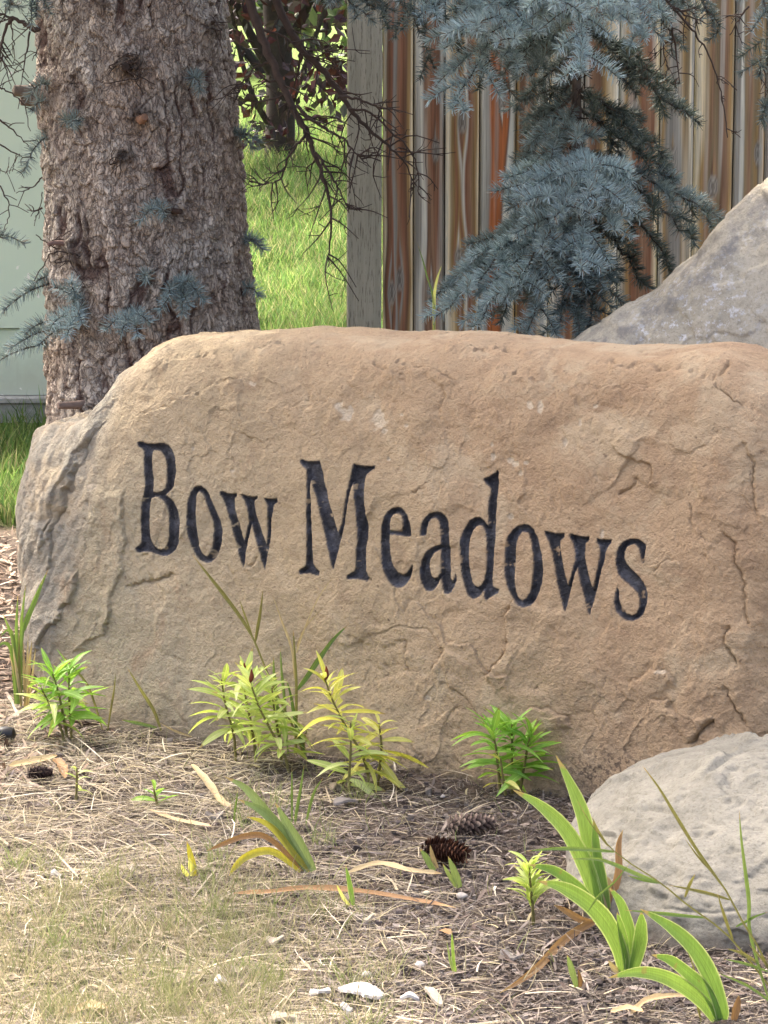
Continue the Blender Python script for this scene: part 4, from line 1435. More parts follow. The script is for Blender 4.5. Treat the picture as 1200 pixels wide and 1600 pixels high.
    for pts, r in [([(18,34),(21,70),(20,101)],.002),([(47,49),(40,90),(32,135)],.0028),([(4,88),(10,112),(17,139)],.002),([(-8,132),(5,140),(34,160),(48,205)],.0028),
                   ([(-6,184),(22,205),(45,229)],.0028),([(-6,222),(26,240),(36,246)],.0024),([(26,240),(22,255),(19,268)],.0014),([(66,277),(50,293),(25,302)],.0022),
                   ([(66,325),(55,330),(42,328)],.003),([(-5,262),(8,268),(14,260)],.0014),([(0,290),(12,315),(14,340),(4,362)],.002),([(65,60),(55,85),(50,95)],.002),([(66,300),(62,325),(54,345)],.0014)]:
        dead_branch(root, dp(pts), r, 3, (.02, .05), name='dead_twig', sub=False, r1=.0009)
    # live branches that dip into the top of the picture
    for a, b, y0, y1, bl in [((470,-90),(610,50),7.0,6.75,.25),((520,-110),(560,35),6.9,6.7,.35),((560,-100),(655,40),6.8,6.55,.15),((600,-80),(680,110),6.9,6.7,.12),((420,-90),(520,10),7.1,6.9,.2),((640,-90),(790,140),6.95,6.8,.10),
                             ((-60,-40),(30,12),7.0,6.9,.3),((60,-60),(52,20),7.05,6.95,.3),((-40,330),(8,375),6.9,6.85,.4),((1060,-70),(1118,62),6.7,6.65,.15),((1150,-60),(1215,40),6.6,6.5,.5),((1235,40),(1185,110),6.6,6.5,.2),((1240,60),(1192,185),6.6,6.5,.15),((990,-80),(1060,95),6.9,6.8,.15)]:
        spruce_branch(root, P(*a, y0), P(*b, y1), bl, lift=0.08, dens=1500, bare=0.0)
    for pts, r in [([(1030,-10),(1050,10),(1075,25),(1105,38)],.004),([(1045,5),(1075,40),(1095,65),(1115,105),(1130,160),(1137,215)],.003),([(1040,10),(1055,70),(1062,130)],.003),([(1040,15),(1036,70),(1045,110)],.002),([(1170,10),(1155,30),(1140,55)],.003),([(1200,100),(1190,108),(1182,115)],.003)]:
        dead_branch(root, dp(pts, 6.75), r, 6, (.02, .07), sub=True)
    # crown above the picture
    vars_ = []
    for k in range(5):
        sp, nd = Soup(), Needles()
        L = 1.0
        path = spline([(0, 0, 0), (0.4, 0, 0.02), (0.75, 0.02, -0.06), (1.0, 0, -0.10)], 12)
        sp.tube(path, np.linspace(0.014, 0.003, 12), TWC, 6)
        nd.shoot(path[2:], 0.03, 320, 0.3, 0.0045)
        for s in np.arange(0.14, 0.98, 0.035):
            p = np.array([np.interp(s, np.linspace(0, 1, 12), path[:, j]) for j in range(3)])
            for sd in (-1, 1):
                ll = 0.42 * (1 - s) ** 0.7 + 0.07
                e = p + np.array([0.75 * ll, sd * 0.65 * ll, -0.18 * ll + rng.uniform(-.04, .04)])
                q = spline([p, (p + e) / 2 + (0, 0, 0.02), e], 5)
                sp.tube(q, np.linspace(0.004, 0.0015, 5), TWC, 4)
                nd.shoot(q, 0.03, 330, 0.3, 0.0045)
        V, F, C = sp.out()
        b = mesh_np('branch', V, F, {'col': C})
        b.materials.append(M_TWIG)
        V, F, C = nd.out()
        n = mesh_np('needles', V, F, {'col': C}, False)
        n.materials.append(M_NEEDLE)
        vars_.append((b, n))
    for k in range(CROWN_N + 24):
        z = 2.15 + 4.9 * (k / CROWN_N) ** 1.1
        a = k * 2.399 + rng.uniform(-.2, .2)
        if k >= CROWN_N:      # extra unseen boughs, added to shade the stones
            z = 2.9 + 2.0 * (k - CROWN_N) / 24
            a = -PI / 2 + rng.uniform(-0.9, 0.75)
        R = np.interp(z, [2.1, 3.2, 7.2], [1.9, 2.1, 0.5]) * rng.uniform(0.8, 1.1)
        if z < 2.9 and math.cos(a) * 0.75 - math.sin(a) * 0.66 > 0.1: R *= 0.30
        b, n = vars_[k % 5]
        o = obj('branch', b, None, root, (float(trunk_axis(min(z, 2.0)) - trunk_axis(0)), 0, z), (0, rng.uniform(-.02, .14), a), (R, R, R))
        m = obj('needles', n, None, o)
        m['kind'] = 'stuff'


CROWN_N = 46
build_big_spruce()


# ------------------------------------------------------------------ the young blue spruce
def build_blue_spruce():
    Y0 = 7.02
    base = P(914, 900, Y0)
    base[2] = 0
    root = thing('blue_spruce', base, 'young blue spruce with silvery blue needles in front of the board fence', 'tree')
    zt = 2.2
    tp = [(P(905, 40, Y0)[0] + 0.006 * math.sin(z * 9), Y0, z) for z in np.linspace(-0.05, zt, 40)]
    tp = np.array(tp)
    tp[:, 0] += (1.4 - tp[:, 2]) * 0.012
    s = Soup()
    s.tube(tp, np.interp(tp[:, 2], [0, 1.0, 2.2], [0.022, 0.014, 0.005]), np.array(lin(118, 108, 100, 0.75)), 8)
    s.part('trunk', M_TWIG, root)
    for k in range(8):
        z = 1.0 + 0.045 * k
        p = np.array([np.interp(z, tp[:, 2], tp[:, 0]), Y0 - .012, z])
        dead_branch(root, [p, p + (rng.uniform(-.05, .05), -.03, rng.uniform(-.01, .03)), p + (rng.uniform(-.12, .12), -.06, rng.uniform(-.05, .02))], .002, 2, (.02, .05), name='dead_twig')
    br = [(-60,655,28,-.45,.95),(-50,712,168,-.5,.9),(-30,742,52,-.6,1.),(-20,800,62,-.6,1.),(0,692,75,-.5,.9),(-20,908,108,-.75,1.),(-30,1005,62,-.5,.8),(-60,862,12,-.7,1.),(-60,950,15,-.65,.95),(-70,770,5,-.5,.9),(-70,1060,12,-.2,.4),(-60,700,-5,-.4,.8),
          (40,800,95,-.2,.7),(60,800,112,-.15,.6),(90,826,120,-.3,.5),(110,812,165,-.05,.3),(60,1000,120,0,.2),(70,1060,160,.05,.15),(110,1088,198,0,.1),(130,822,210,.1,.15),(150,812,262,.05,.2),(170,796,322,-.1,.3),(180,1040,250,.05,.1),(200,1082,315,0,.1),(190,850,270,-.25,.5),(170,1010,225,-.1,.12),(200,840,300,.05,.15),
          (270,1128,345,-.1,.35),(260,1085,380,-.15,.2),(290,1060,440,-.1,.15),(280,930,308,-.5,.9),(285,878,332,-.5,.8),(290,848,390,-.45,.7),(300,970,330,-.4,.6),(290,908,420,-.5,.9),(310,672,470,-.1,.5),(320,690,500,-.3,.75),(330,745,515,-.35,.8),(340,820,525,-.4,.6),(345,870,530,-.35,.4),(350,1010,440,-.1,.1),(300,780,400,-.05,.3),(340,930,500,-.3,.2),(320,720,450,-.15,.4),(330,790,470,-.4,.7),(350,900,525,-.35,.3),(350,780,500,-.15,.3)]
    for k, (v0, u, v, dy, bl) in enumerate(br):
        zst = P(905, v0, Y0)[2] + 0.05
        st = np.array([np.interp(zst, tp[:, 2], tp[:, 0]), Y0, zst])
        tip = P(u, v, Y0 + dy)
        spruce_branch(root, st, tip, bl, lift=rng.uniform(0.02, 0.10), dens=1900, L=0.027, lat=0.34)


build_blue_spruce()


# ------------------------------------------------------------------ grass on the lawn
def lawn_grass():
    n = 70000
    y = 8.0 + 9.5 * rng.random(n) ** 1.5
    half = 0.24 + y * 0.0
    x = np.where(rng.random(n) < 0.72, rng.uniform(-0.055, -0.004, n) * y * 1.15 + 0.02, rng.uniform(-0.17, -0.05, n) * y)
    x = x + rng.normal(size=n) * 0.05
    q = np.stack([x, y, np.zeros(n)], 1)
    edge = 8.1 + 0.25 * fbm(q * 1.5, 3) + 0.12 * perlin(q * 9)
    fx = P(541, 300, FY)[0]
    keep = (y > edge - 0.05) & ~((x > fx - 0.02) & (y < FY + 0.3))
    keep &= ~((x < P(222, 300, 9.45)[0]) & (y > 9.40))
    q = q[keep]
    n = len(q)
    q[:, 2] = tz(q[:, 0], q[:, 1]) - 0.01
    tall = 0.6 + 0.5 * sstep(-0.3, 0.5, fbm(q * 3, 2))
    L = rng.uniform(0.06, 0.14, n) * tall
    d0 = rdir(n, 2.2) * (0.5, 0.5, 1)
    d1 = rdir(n, 0.7)
    side = np.cross(d0, rng.normal(size=(n, 3)))
    side /= np.linalg.norm(side, axis=1)[:, None]
    c = pick([(0.12, 0.20, 0.045), (0.15, 0.23, 0.055), (0.09, 0.165, 0.045), (0.20, 0.25, 0.08), (0.27, 0.26, 0.12), (0.10, 0.19, 0.05)], n)
    patch = sstep(-0.2, 0.4, fbm(q * 1.7 + 4, 3))[:, None]
    c = c * (0.8 + 0.35 * patch)
    V, F, C = strips(q, d0, d1, L, rng.uniform(0.004, 0.007, n), side, c, 2)
    o = obj('lawn_grass', mesh_np('lawn_grass', V, F, {'col': C}, True), M_GRASS)
    tag(o, 'bright green lawn grass behind the spruce trunk', 'grass', kind='stuff')


lawn_grass()


# ------------------------------------------------------------------ red-leaved tree and bushes far behind
M_RED = m_vcol('red_leaves', 0.45, trans=0.3, spec=0.4)


def leaf_soup(pts, size, cols, aspect=0.55):
    n = len(pts)
    d = rng.normal(size=(n, 3))
    d[:, 2] -= 0.5
    d /= np.linalg.norm(d, axis=1)[:, None]
    s = np.cross(d, rng.normal(size=(n, 3)))
    s /= np.linalg.norm(s, axis=1)[:, None]
    nn = np.cross(d, s)
    L = size * rng.uniform(0.7, 1.25, n)[:, None]
    a = pts
    b = pts + d * L * 0.45 + s * L * aspect / 2 + nn * L * 0.08
    c = pts + d * L
    e = pts + d * L * 0.45 - s * L * aspect / 2 + nn * L * 0.08
    V = np.stack([a, b, c, e], 1).reshape(-1, 3)
    return V, np.arange(4 * n).reshape(-1, 4), np.repeat(cols, 4, 0)


def back_tree(name, label, base, stems, blobs, n, size, cols, cat, bark=(70, 62, 58)):
    root = thing(name, base, label, cat)
    s = Soup()
    for pts, r0, r1 in stems:
        s.tube(spline(np.array(pts) + base, 12), np.linspace(r0, r1, 12), np.array(lin(*bark, 0.7)), 8)
    s.part('trunk', M_TWIG, root)
    P_ = []
    tot = sum(b[3] * b[4] * b[5] for b in blobs)
    for (x, y, z, rx, ry, rz) in blobs:
        m = int(n * rx * ry * rz / tot) + 8
        g = rng.normal(size=(m, 3))
        g /= np.linalg.norm(g, axis=1)[:, None]
        g *= rng.random((m, 1)) ** 0.45
        P_.append(np.array([x, y, z]) + base + g * (rx, ry, rz))
    pts = np.concatenate(P_)
    keep = fbm(pts * 2.2, 2) > -0.12
    pts = pts[keep]
    V, F, C = leaf_soup(pts, size, pick(cols, len(pts), 0.25))
    o = part('crown', V, F, M_RED, root, {'col': C}, False)
    o['kind'] = 'stuff'


def gz(x, y):
    return np.array([x, y, float(tz(x, y)) - 0.02])


back_tree('red_leaved_tree', 'dark red-leaved tree with a grey trunk at the far end of the lawn', gz(-0.53, 14.6),
          [([(0, 0, -.05), (0.01, 0, 0.4), (-0.02, 0, 1.2), (0.05, 0, 2.6)], .085, .05), ([(0, 0, .5), (.2, -.1, .9), (.45, -.1, 1.5)], .03, .01), ([(0, 0, .4), (-.2, -.1, .8), (-.4, -.1, 1.4)], .03, .01),
           ([(0.02, 0, .2), (.14, -.15, .5), (.3, -.2, .95)], .02, .008), ([(0.02, 0, .1), (-.14, -.15, .4), (-.25, -.2, .9)], .02, .008)],
          [(-.22, -.3, .30, .26, .3, .24), (-.05, -.3, .22, .14, .2, .16), (.30, -.25, .48, .28, .3, .30), (-.1, -.1, .9, .5, .4, .3), (.1, 0, 1.6, 1.0, .8, .6), (.45, -.2, .85, .25, .3, .3), (-.35, -.2, .75, .25, .3, .3)],
          6500, 0.075, [(.045, .017, .02), (.06, .02, .022), (.032, .016, .018), (.085, .028, .022), (.045, .032, .03), (.06, .06, .03)], 'tree')
for (x, y, lab, n) in [(-3.4, 21, 'green leafy bush far left beyond the lawn, behind the utility box', 2600), (-0.9, 22, 'green leafy bush closing off the lawn straight behind the red-leaved tree', 3400), (1.7, 21.5, 'green leafy bush beyond the lawn, hidden in part by the fence', 2600)]:
    back_tree('leafy_bush', lab, gz(x, y), [([(0, 0, 0), (.1, 0, .8), (0, .1, 2.0)], .06, .02), ([(0, 0, 0), (.5, 0, .7), (.8, .1, 1.7)], .04, .015), ([(0, 0, 0), (-.5, 0, .7), (-.8, .1, 1.7)], .04, .015)],
              [(0, 0, 1.0, 1.3, .9, 1.0), (.9, 0, .7, .8, .7, .7), (-.9, 0, .8, .8, .7, .8), (0, 0, 2.2, 1.2, .9, .9), (.6, 0, 1.7, .9, .8, .7), (-.7, 0, 1.8, .9, .8, .7)],
              n, 0.16, [(.06, .10, .03), (.09, .14, .035), (.045, .075, .03), (.12, .15, .05), (.08, .09, .06)], 'bush')


# ================================================================== PLANTS AND SMALL THINGS IN FRONT
def blade(pts, wid, mat, parent, name='leaf', fold=0.18, prof=None, n=22, facing=None, label=None, vdir=None):
    """one long leaf along a spine of world points; wid = full width in metres at its widest"""
    p = spline(pts, n)
    t = np.linspace(0, 1, n)
    pr = prof(t) if prof else np.interp(t, [0, .12, .45, .75, .92, 1], [.62, .8, 1, .75, .32, .02])
    tg = np.gradient(p, axis=0)
    tg /= np.linalg.norm(tg, axis=1)[:, None]
    fc = np.array(facing if facing is not None else [0.15, -1, 0.25], float)
    sd = np.cross(tg, fc)
    sd /= np.linalg.norm(sd, axis=1)[:, None] + 1e-9
    nn = np.cross(sd, tg)
    w = (wid / 2 * pr)[:, None]
    cols = [(-1, 1.0), (-.5, .35), (0, 0), (.5, .35), (1, 1.0)]
    V = np.stack([p + sd * w * a + nn * w * fold * b for a, b in cols], 1).reshape(-1, 3)
    ed = np.tile([1.0, 0.5, 0.0, 0.5, 1.0], n)
    o = part(name, V, grid_faces(n, 5), mat, parent, {'edge': ed, 'cross': np.tile([-1.0, -0.5, 0.0, 0.5, 1.0], n), 'along': np.repeat(t, 5)})
    if label: o['label'] = label
    return o


M_IRIS = m_leaf('iris_leaf', (0.18, 0.31, 0.065), (0.25, 0.38, 0.085), 0.42)
M_IRISG = m_leaf('iris_leaf_grey', (0.19, 0.27, 0.10), (0.26, 0.33, 0.12), 0.38)
M_YELLOW = m_leaf('yellowed_leaf', (0.42, 0.38, 0.05), (0.50, 0.48, 0.10), 0.4)
M_RUST = m_leaf('rusty_dead_leaf', (0.25, 0.135, 0.06), (0.36, 0.215, 0.10), 0.25, 0.7)
M_STRAW = m_leaf('straw_leaf', (0.42, 0.31, 0.16), (0.55, 0.44, 0.25), 0.2, 0.75)
M_LILYG = m_leaf('lily_leaf_green', (0.22, 0.43, 0.06), (0.32, 0.52, 0.10), 0.45)
M_LILYM = m_leaf('lily_leaf_lime', (0.40, 0.53, 0.11), (0.58, 0.66, 0.26), 0.45)
M_LILYY = m_leaf('lily_leaf_yellow', (0.53, 0.55, 0.08), (0.68, 0.66, 0.22), 0.45)
M_STEM = m_plain('plant_stem', (0.17, 0.15, 0.05), 0.6, 60, 0.3)
M_GSTEM = m_plain('grass_stem', (0.17, 0.15, 0.06), 0.6, 60, 0.3)


def gpath(pts, y0, dy=-0.04, curve=1.0):
    """pixels along a leaf, from tip to foot; the foot stands at depth y0, the tip dy nearer"""
    pts = pts[::-1]
    n = len(pts) - 1
    return [P(u, v, y0 + dy * (k / n) ** 1.3) for k, (u, v) in enumerate(pts)]


def iris(name, label, foot, leaves, cat='iris plant'):
    b = G(*foot)
    root = thing(name, b, label, cat)
    for (pts, wpx, mat, nm, dy) in leaves:
        dep = b[1] / math.cos(PITCH)
        sc = FPX / dep
        pp = gpath(pts, b[1], dy)
        for q in pp: q[2] = max(q[2], 0.006)
        blade(pp, wpx / sc, mat, root, nm, fold=0.22 if nm == 'leaf' else 0.5)
    return root


iris('iris_plant', 'tall green iris fan with rusty dead leaves, nearest the pale boulder', (938, 1446), [
    ([(801,1234),(842,1257),(880,1292),(905,1332),(920,1367),(932,1405),(938,1450)], 29, M_IRIS, 'leaf', -.03),
    ([(868,1179),(892,1227),(910,1272),(922,1322),(935,1372),(940,1410),(943,1450)], 29, M_IRIS, 'leaf', .0),
    ([(927,1282),(930,1310),(934,1345),(945,1397),(949,1450)], 17, M_IRIS, 'leaf', -.01),
    ([(826,1351),(865,1360),(900,1385),(925,1415),(938,1448)], 21, M_IRIS, 'leaf', -.05),
    ([(973,1296),(966,1322),(966,1360),(958,1400),(955,1448)], 13, M_RUST, 'dead_leaf', .02),
    ([(946,1368),(950,1385),(953,1410),(955,1448)], 22, M_STRAW, 'dead_leaf', .01),
    ([(963,1382),(962,1400),(959,1430),(956,1450)], 14, M_RUST, 'dead_leaf', .015),
    ([(865,1414),(885,1424),(905,1436),(922,1446)], 12, M_RUST, 'dead_leaf', -.02),
    ([(780,1552),(812,1536),(842,1515),(862,1497),(882,1480),(905,1460),(927,1442)], 15, M_RUST, 'dead_leaf', -.36),
])
iris('iris_plant', 'low green iris fan in front of the tall one, with one long arching leaf', (978, 1524), [
    ([(841,1377),(880,1387),(920,1412),(947,1442),(967,1482),(975,1526)], 31, M_IRIS, 'leaf', -.05),
    ([(951,1386),(968,1408),(978,1435),(985,1465),(982,1526)], 19, M_IRIS, 'leaf', -.01),
    ([(964,1425),(970,1450),(976,1480),(980,1526)], 15, M_IRIS, 'leaf', -.02),
    ([(1002,1424),(1001,1450),(998,1480),(988,1526)], 25, M_IRIS, 'leaf', -.03),
    ([(950,1500),(958,1512),(966,1526)], 10, M_STRAW, 'dead_leaf', -.03),
])
iris('iris_plant', 'green iris leaves arching leftwards at the lower right corner', (1122, 1600), [
    ([(1000,1420),(1047,1448),(1084,1482),(1110,1526),(1126,1574),(1128,1604)], 29, M_IRIS, 'leaf', -.02),
    ([(950,1528),(992,1519),(1031,1524),(1068,1542),(1099,1568),(1118,1604)], 25, M_IRIS, 'leaf', -.09),
    ([(1018,1492),(1047,1500),(1078,1524),(1105,1550),(1124,1602)], 22, M_IRIS, 'leaf', -.05),
    ([(1155,1555),(1150,1575),(1146,1602)], 14, M_RUST, 'dead_leaf', .0),
])
iris('iris_plant', 'pale dusty iris leaves leaning left in the middle of the dry grass', (486, 1366), [
    ([(350,1213),(384,1232),(417,1271),(439,1298),(464,1334),(484,1367)], 18, M_IRISG, 'leaf', .02),
    ([(372,1249),(406,1265),(433,1290),(452,1318),(480,1364)], 17, M_IRISG, 'leaf', -.01),
    ([(430,1254),(450,1290),(472,1326),(490,1365)], 17, M_IRISG, 'leaf', .0),
    ([(384,1276),(411,1284),(433,1301),(460,1335),(484,1366)], 11, M_YELLOW, 'leaf', -.02),
    ([(358,1374),(366,1356),(382,1340),(408,1330),(432,1333),(470,1362)], 13, M_YELLOW, 'dead_leaf', -.03),
    ([(322,1330),(350,1318),(385,1306),(420,1310),(475,1360)], 10, M_RUST, 'dead_leaf', -.02),
])
iris('iris_shoot', 'short pair of grey green shoots in front of the left pine cone', (716, 1392), [
    ([(700,1338),(708,1358),(714,1375),(718,1394)], 13, M_IRISG, 'leaf', -.01), ([(692,1350),(702,1368),(713,1394)], 7, M_IRISG, 'leaf', -.01)], 'iris shoot')
iris('iris_shoot', 'small straw-tipped shoot left of the lower pine cone', (682, 1362), [
    ([(656,1326),(666,1340),(676,1355),(681,1364)], 12, M_IRISG, 'leaf', -.01), ([(672,1320),(676,1340),(683,1364)], 8, M_STRAW, 'dead_leaf', -.01)], 'iris shoot')
iris('iris_shoot', 'small bright yellow green shoot on the left in the dry grass', (300, 1374), [
    ([(292,1314),(297,1335),(302,1355),(305,1376)], 11, M_YELLOW, 'leaf', -.01), ([(283,1350),(288,1362),(294,1376)], 8, M_LILYY, 'leaf', -.01), ([(296,1340),(300,1376)], 8, M_LILYY, 'leaf', -.02)], 'iris shoot')
iris('iris_shoot', 'cut pale stub of a leaf below the small lily', (903, 1548), [
    ([(886,1492),(893,1515),(901,1550)], 11, M_IRISG, 'leaf', -.01), ([(903,1515),(906,1530),(906,1550)], 8, M_RUST, 'dead_leaf', -.01)], 'iris shoot')
iris('iris_shoot', 'thin green shoot standing among wood chips at lower centre', (706, 1524), [
    ([(706,1455),(707,1480),(709,1505),(712,1526)], 6, M_IRIS, 'leaf', -.01), ([(698,1470),(703,1500),(708,1526)], 4, M_IRISG, 'leaf', .0)], 'iris shoot')
iris('iris_shoot', 'upright green blades crossing the long orange leaf on the litter', (548, 1420), [
    ([(540,1352),(545,1375),(549,1398),(552,1424)], 9, M_IRIS, 'leaf', -.01), ([(526,1382),(536,1402),(546,1424)], 6, M_LILYY, 'leaf', -.01)], 'iris shoot')

# fallen leaves lying on the litter
def fallen(label, pts, wpx, mat, lift=0.012, name='fallen_leaf'):
    gp = [G(u, v) for u, v in pts]
    b = np.mean(gp, 0)
    root = thing(name, b, label, 'dead leaf')
    for k, q in enumerate(gp):
        q[2] = lift + 0.005 * math.sin(k * 1.3 + wpx)
        q[1] += rng.normal() * 0.006
    blade(gp, wpx / (FPX / b[1]), mat, root, 'blade', fold=0.35, facing=[0.1, -0.5, 1.0], prof=lambda t: np.interp(t, [0, .1, .5, .9, 1], [.3, .8, 1, .75, .1]) * (1 + 0.22 * np.sin(t * 23 + wpx) * np.sin(t * 9)))
    return root


fallen('long orange and straw leaf lying across the middle of the litter', [(366,1402),(422,1407),(480,1404),(560,1402),(640,1414),(712,1428)], 12, M_RUST)
fallen('pale dry leaf lying left of the lower pine cone', [(545,1370),(590,1364),(640,1372),(690,1374)], 12, M_STRAW)
fallen('rusty brown leaf lying below the low iris fan', [(1030,1535),(1046,1540),(1062,1542)], 12, M_RUST)
fallen('curled straw leaf at the bottom edge below the irises', [(985,1592),(1010,1582),(1045,1576),(1075,1572)], 12, M_STRAW)
fallen('broad straw leaf at the bottom edge right of centre', [(955,1594),(980,1592),(1005,1597)], 12, M_STRAW)
fallen('large tan leaf at the bottom edge on the left', [(105,1592),(140,1588),(168,1594)], 18, M_STRAW)
fallen('pale dry leaf lying beside the dark pine cone on the left', [(15,1205),(50,1195),(90,1188)], 16, M_STRAW)
fallen('brown curled leaf under the lily at the left end', [(85,1195),(95,1205),(103,1222)], 16, M_RUST)
fallen('pale straw leaf near the front of the middle lilies', [(300,1208),(322,1230),(345,1258),(362,1268)], 14, M_STRAW)
fallen('long bleached leaf left of the dusty iris', [(235,1272),(270,1285),(310,1296),(330,1305)], 10, M_STRAW)
fallen('red brown scrap of leaf left of the thin green shoot', [(688,1462),(696,1470),(702,1476)], 18, M_RUST)


# ------------------------------------------------------------------ lilies
def lily_leaf_mesh(bend, twist, nm):
    n = 9
    t = np.linspace(0, 1, n)
    w = 0.5 * np.interp(t, [0, .08, .3, .55, .8, .93, 1], [.25, .55, .95, 1, .62, .25, .02])
    V = []
    for i in range(n):
        a = bend * t[i]
        x = t[i] * math.cos(a * 0.6)
        z = -bend * 0.55 * t[i] ** 2 + 0.06 * math.sin(PI * t[i])
        tw = twist * t[i]
        for s in (-1, -.5, 0, .5, 1):
            yy = s * w[i] * 0.18
            zz = abs(s) * w[i] * 0.05
            V.append((x, yy * math.cos(tw) - zz * math.sin(tw), z + yy * math.sin(tw) + zz * math.cos(tw)))
    return mesh_np(nm, np.array(V), grid_faces(n, 5))


LILY_MESH = {}
def lily_mesh(mat, k):
    key = (mat.name, k)
    if key not in LILY_MESH:
        me = lily_leaf_mesh([0.15, 0.5, 0.9, -0.15, 0.3][k], [0.3, -0.5, 0.5, -0.2, 0.0][k], 'lily_leaf')
        me.materials.append(mat)
        LILY_MESH[key] = me
    return LILY_MESH[key]


def lily(label, foot, stems, name='lily_plant', near=0.0):
    b = G(*foot)
    b[1] -= near
    root = thing(name, b, label, 'lily plant')
    for (pts, nl, L, mat, dy, droop, bud, t0) in stems:
        path = spline(gpath(pts, b[1] + dy, -0.02), 16)
        path[0, 2] = min(path[0, 2], 0.0)
        s = Soup()
        s.tube(path, np.linspace(0.0030, 0.0016, 16), np.array([0.1, 0.1, 0.1]), 6)
        s.part('stem', M_STEM, root)
        if bud:
            u = Soup()
            u.tube(spline([path[-1], path[-1] + (0.003, 0, 0.012), path[-1] + (0.002, -.002, 0.026)], 6), np.array([.002, .0042, .0048, .004, .0026, .0008]), np.array(lin(120, 62, 40, .8)), 6)
            u.part('seed_pod', M_TWIG, root)
        nl = int(nl * 1.75)
        t1 = 1.0 if t0 > 0.5 else 0.5
        for k in range(nl):
            t = t0 * t1 + (1 - t0 * t1) * (k + 0.5) / nl
            i = t * 15
            a = min(14, int(i))
            p = path[a] + (path[a + 1] - path[a]) * (i - a)
            az = k * 2.4 + rng.uniform(-.9, .9)
            az -= 0.22 * math.sin(2 * az)
            up = np.interp(t, [0.2, 0.6, 1.0], [0.05, 0.35, 0.95]) + rng.uniform(-.2, .2) - droop * (1 - t) * 1.1
            ll = 0.98 * L * np.interp(t, [0.2, 0.5, 1.0], [1.05, 1.0, 0.68]) * rng.uniform(0.6, 1.2)
            o = obj('leaf', lily_mesh(mat, int(rng.integers(0, 5))), None, root, p - b, None, (ll, ll * rng.uniform(.85, 1.15), ll))
            o.rotation_euler = (rng.uniform(-.7, .7), -up + rng.uniform(-.2, .2), az)
    return root


lily('bushy green lily at the left foot of the carved stone', (105, 1158), [
    ([(82,1052),(92,1085),(105,1150)], 18, .088, M_LILYG, 0, .1, False, .35), ([(108,1050),(108,1090),(112,1152)], 18, .085, M_LILYG, .02, .1, False, .35), ([(64,1075),(80,1105),(100,1150)], 12, .08, M_LILYM, -.01, .2, False, .4)])
lily('broad lime green lily with two dark seed pods below the letter w', (420, 1195), [
    ([(391,1066),(405,1105),(428,1150),(451,1193)], 28, .086, M_LILYM, -.06, .15, True, .22), ([(380,1056),(384,1090),(392,1130),(399,1170)], 24, .085, M_LILYM, .02, .15, True, .3),
    ([(346,1062),(352,1100),(362,1135),(368,1165)], 18, .08, M_LILYM, .03, .2, False, .35), ([(425,1075),(430,1120),(440,1170)], 16, .075, M_LILYM, .0, .1, False, .3)])
lily('yellowing lily with a bent bare tip, middle of the stone base', (560, 1232), [
    ([(508,1062),(520,1095),(540,1135),(566,1180),(578,1222)], 26, .086, M_LILYY, 0, .25, True, .18), ([(548,1130),(548,1170),(546,1205),(545,1238)], 12, .075, M_LILYM, -.02, .2, False, .2),
    ([(592,1130),(596,1170),(590,1225)], 9, .085, M_LILYY, .02, 1.0, False, .35)])
lily('bright green lily clump at the right foot of the carved stone', (800, 1238), [
    ([(768,1140),(775,1170),(782,1240)], 15, .088, M_LILYG, 0, .0, False, .3), ([(800,1132),(800,1170),(800,1240)], 16, .085, M_LILYG, .01, -.1, False, .3), ([(828,1150),(822,1180),(812,1240)], 14, .08, M_LILYG, 0, -.2, False, .3),
    ([(782,1185),(786,1215),(790,1240)], 5, .06, M_LILYY, -.02, .5, False, .2)])
lily('small lime green lily on a bare brown stem left of the irises', (833, 1446), [
    ([(826,1352),(829,1385),(832,1415),(834,1450)], 30, .052, M_LILYM, 0, -1.2, False, .5)])

lily('tiny lime seedling in the straw on the left', (118, 1250), [
    ([(120,1200),(120,1225),(119,1252)], 5, .035, M_LILYM, 0, .1, False, .5)], 'seedling')
lily('tiny broad green seedling left of the dusty iris', (245, 1258), [
    ([(240,1232),(243,1245),(246,1260)], 5, .05, M_LILYG, 0, .1, False, .2)], 'seedling')



# ------------------------------------------------------------------ tall grasses, stem by stem
def tall_grass(label, foot, stems, name='tall_grass', dy=-.02, near=0.0):
    """stems: (pixels tip to foot, width px, material, blade or stem)"""
    b = G(*foot)
    b[1] -= near
    root = thing(name, b, label, 'grass')
    sc = FPX / b[1]
    for k, (pts, w, mat, nm) in enumerate(stems):
        pp = gpath(pts, b[1] + 0.006 * (k % 4), dy)
        for q in pp: q[2] = max(q[2], 0.0)
        blade(pp, w / sc, mat, root, nm, fold=0.4, n=18, prof=(lambda t: np.interp(t, [0, .5, .9, 1], [1, .9, .5, .15])) if nm == 'stem' else (lambda t: np.interp(t, [0, .15, .5, .85, 1], [.4, .8, 1, .45, .03])))
    return root


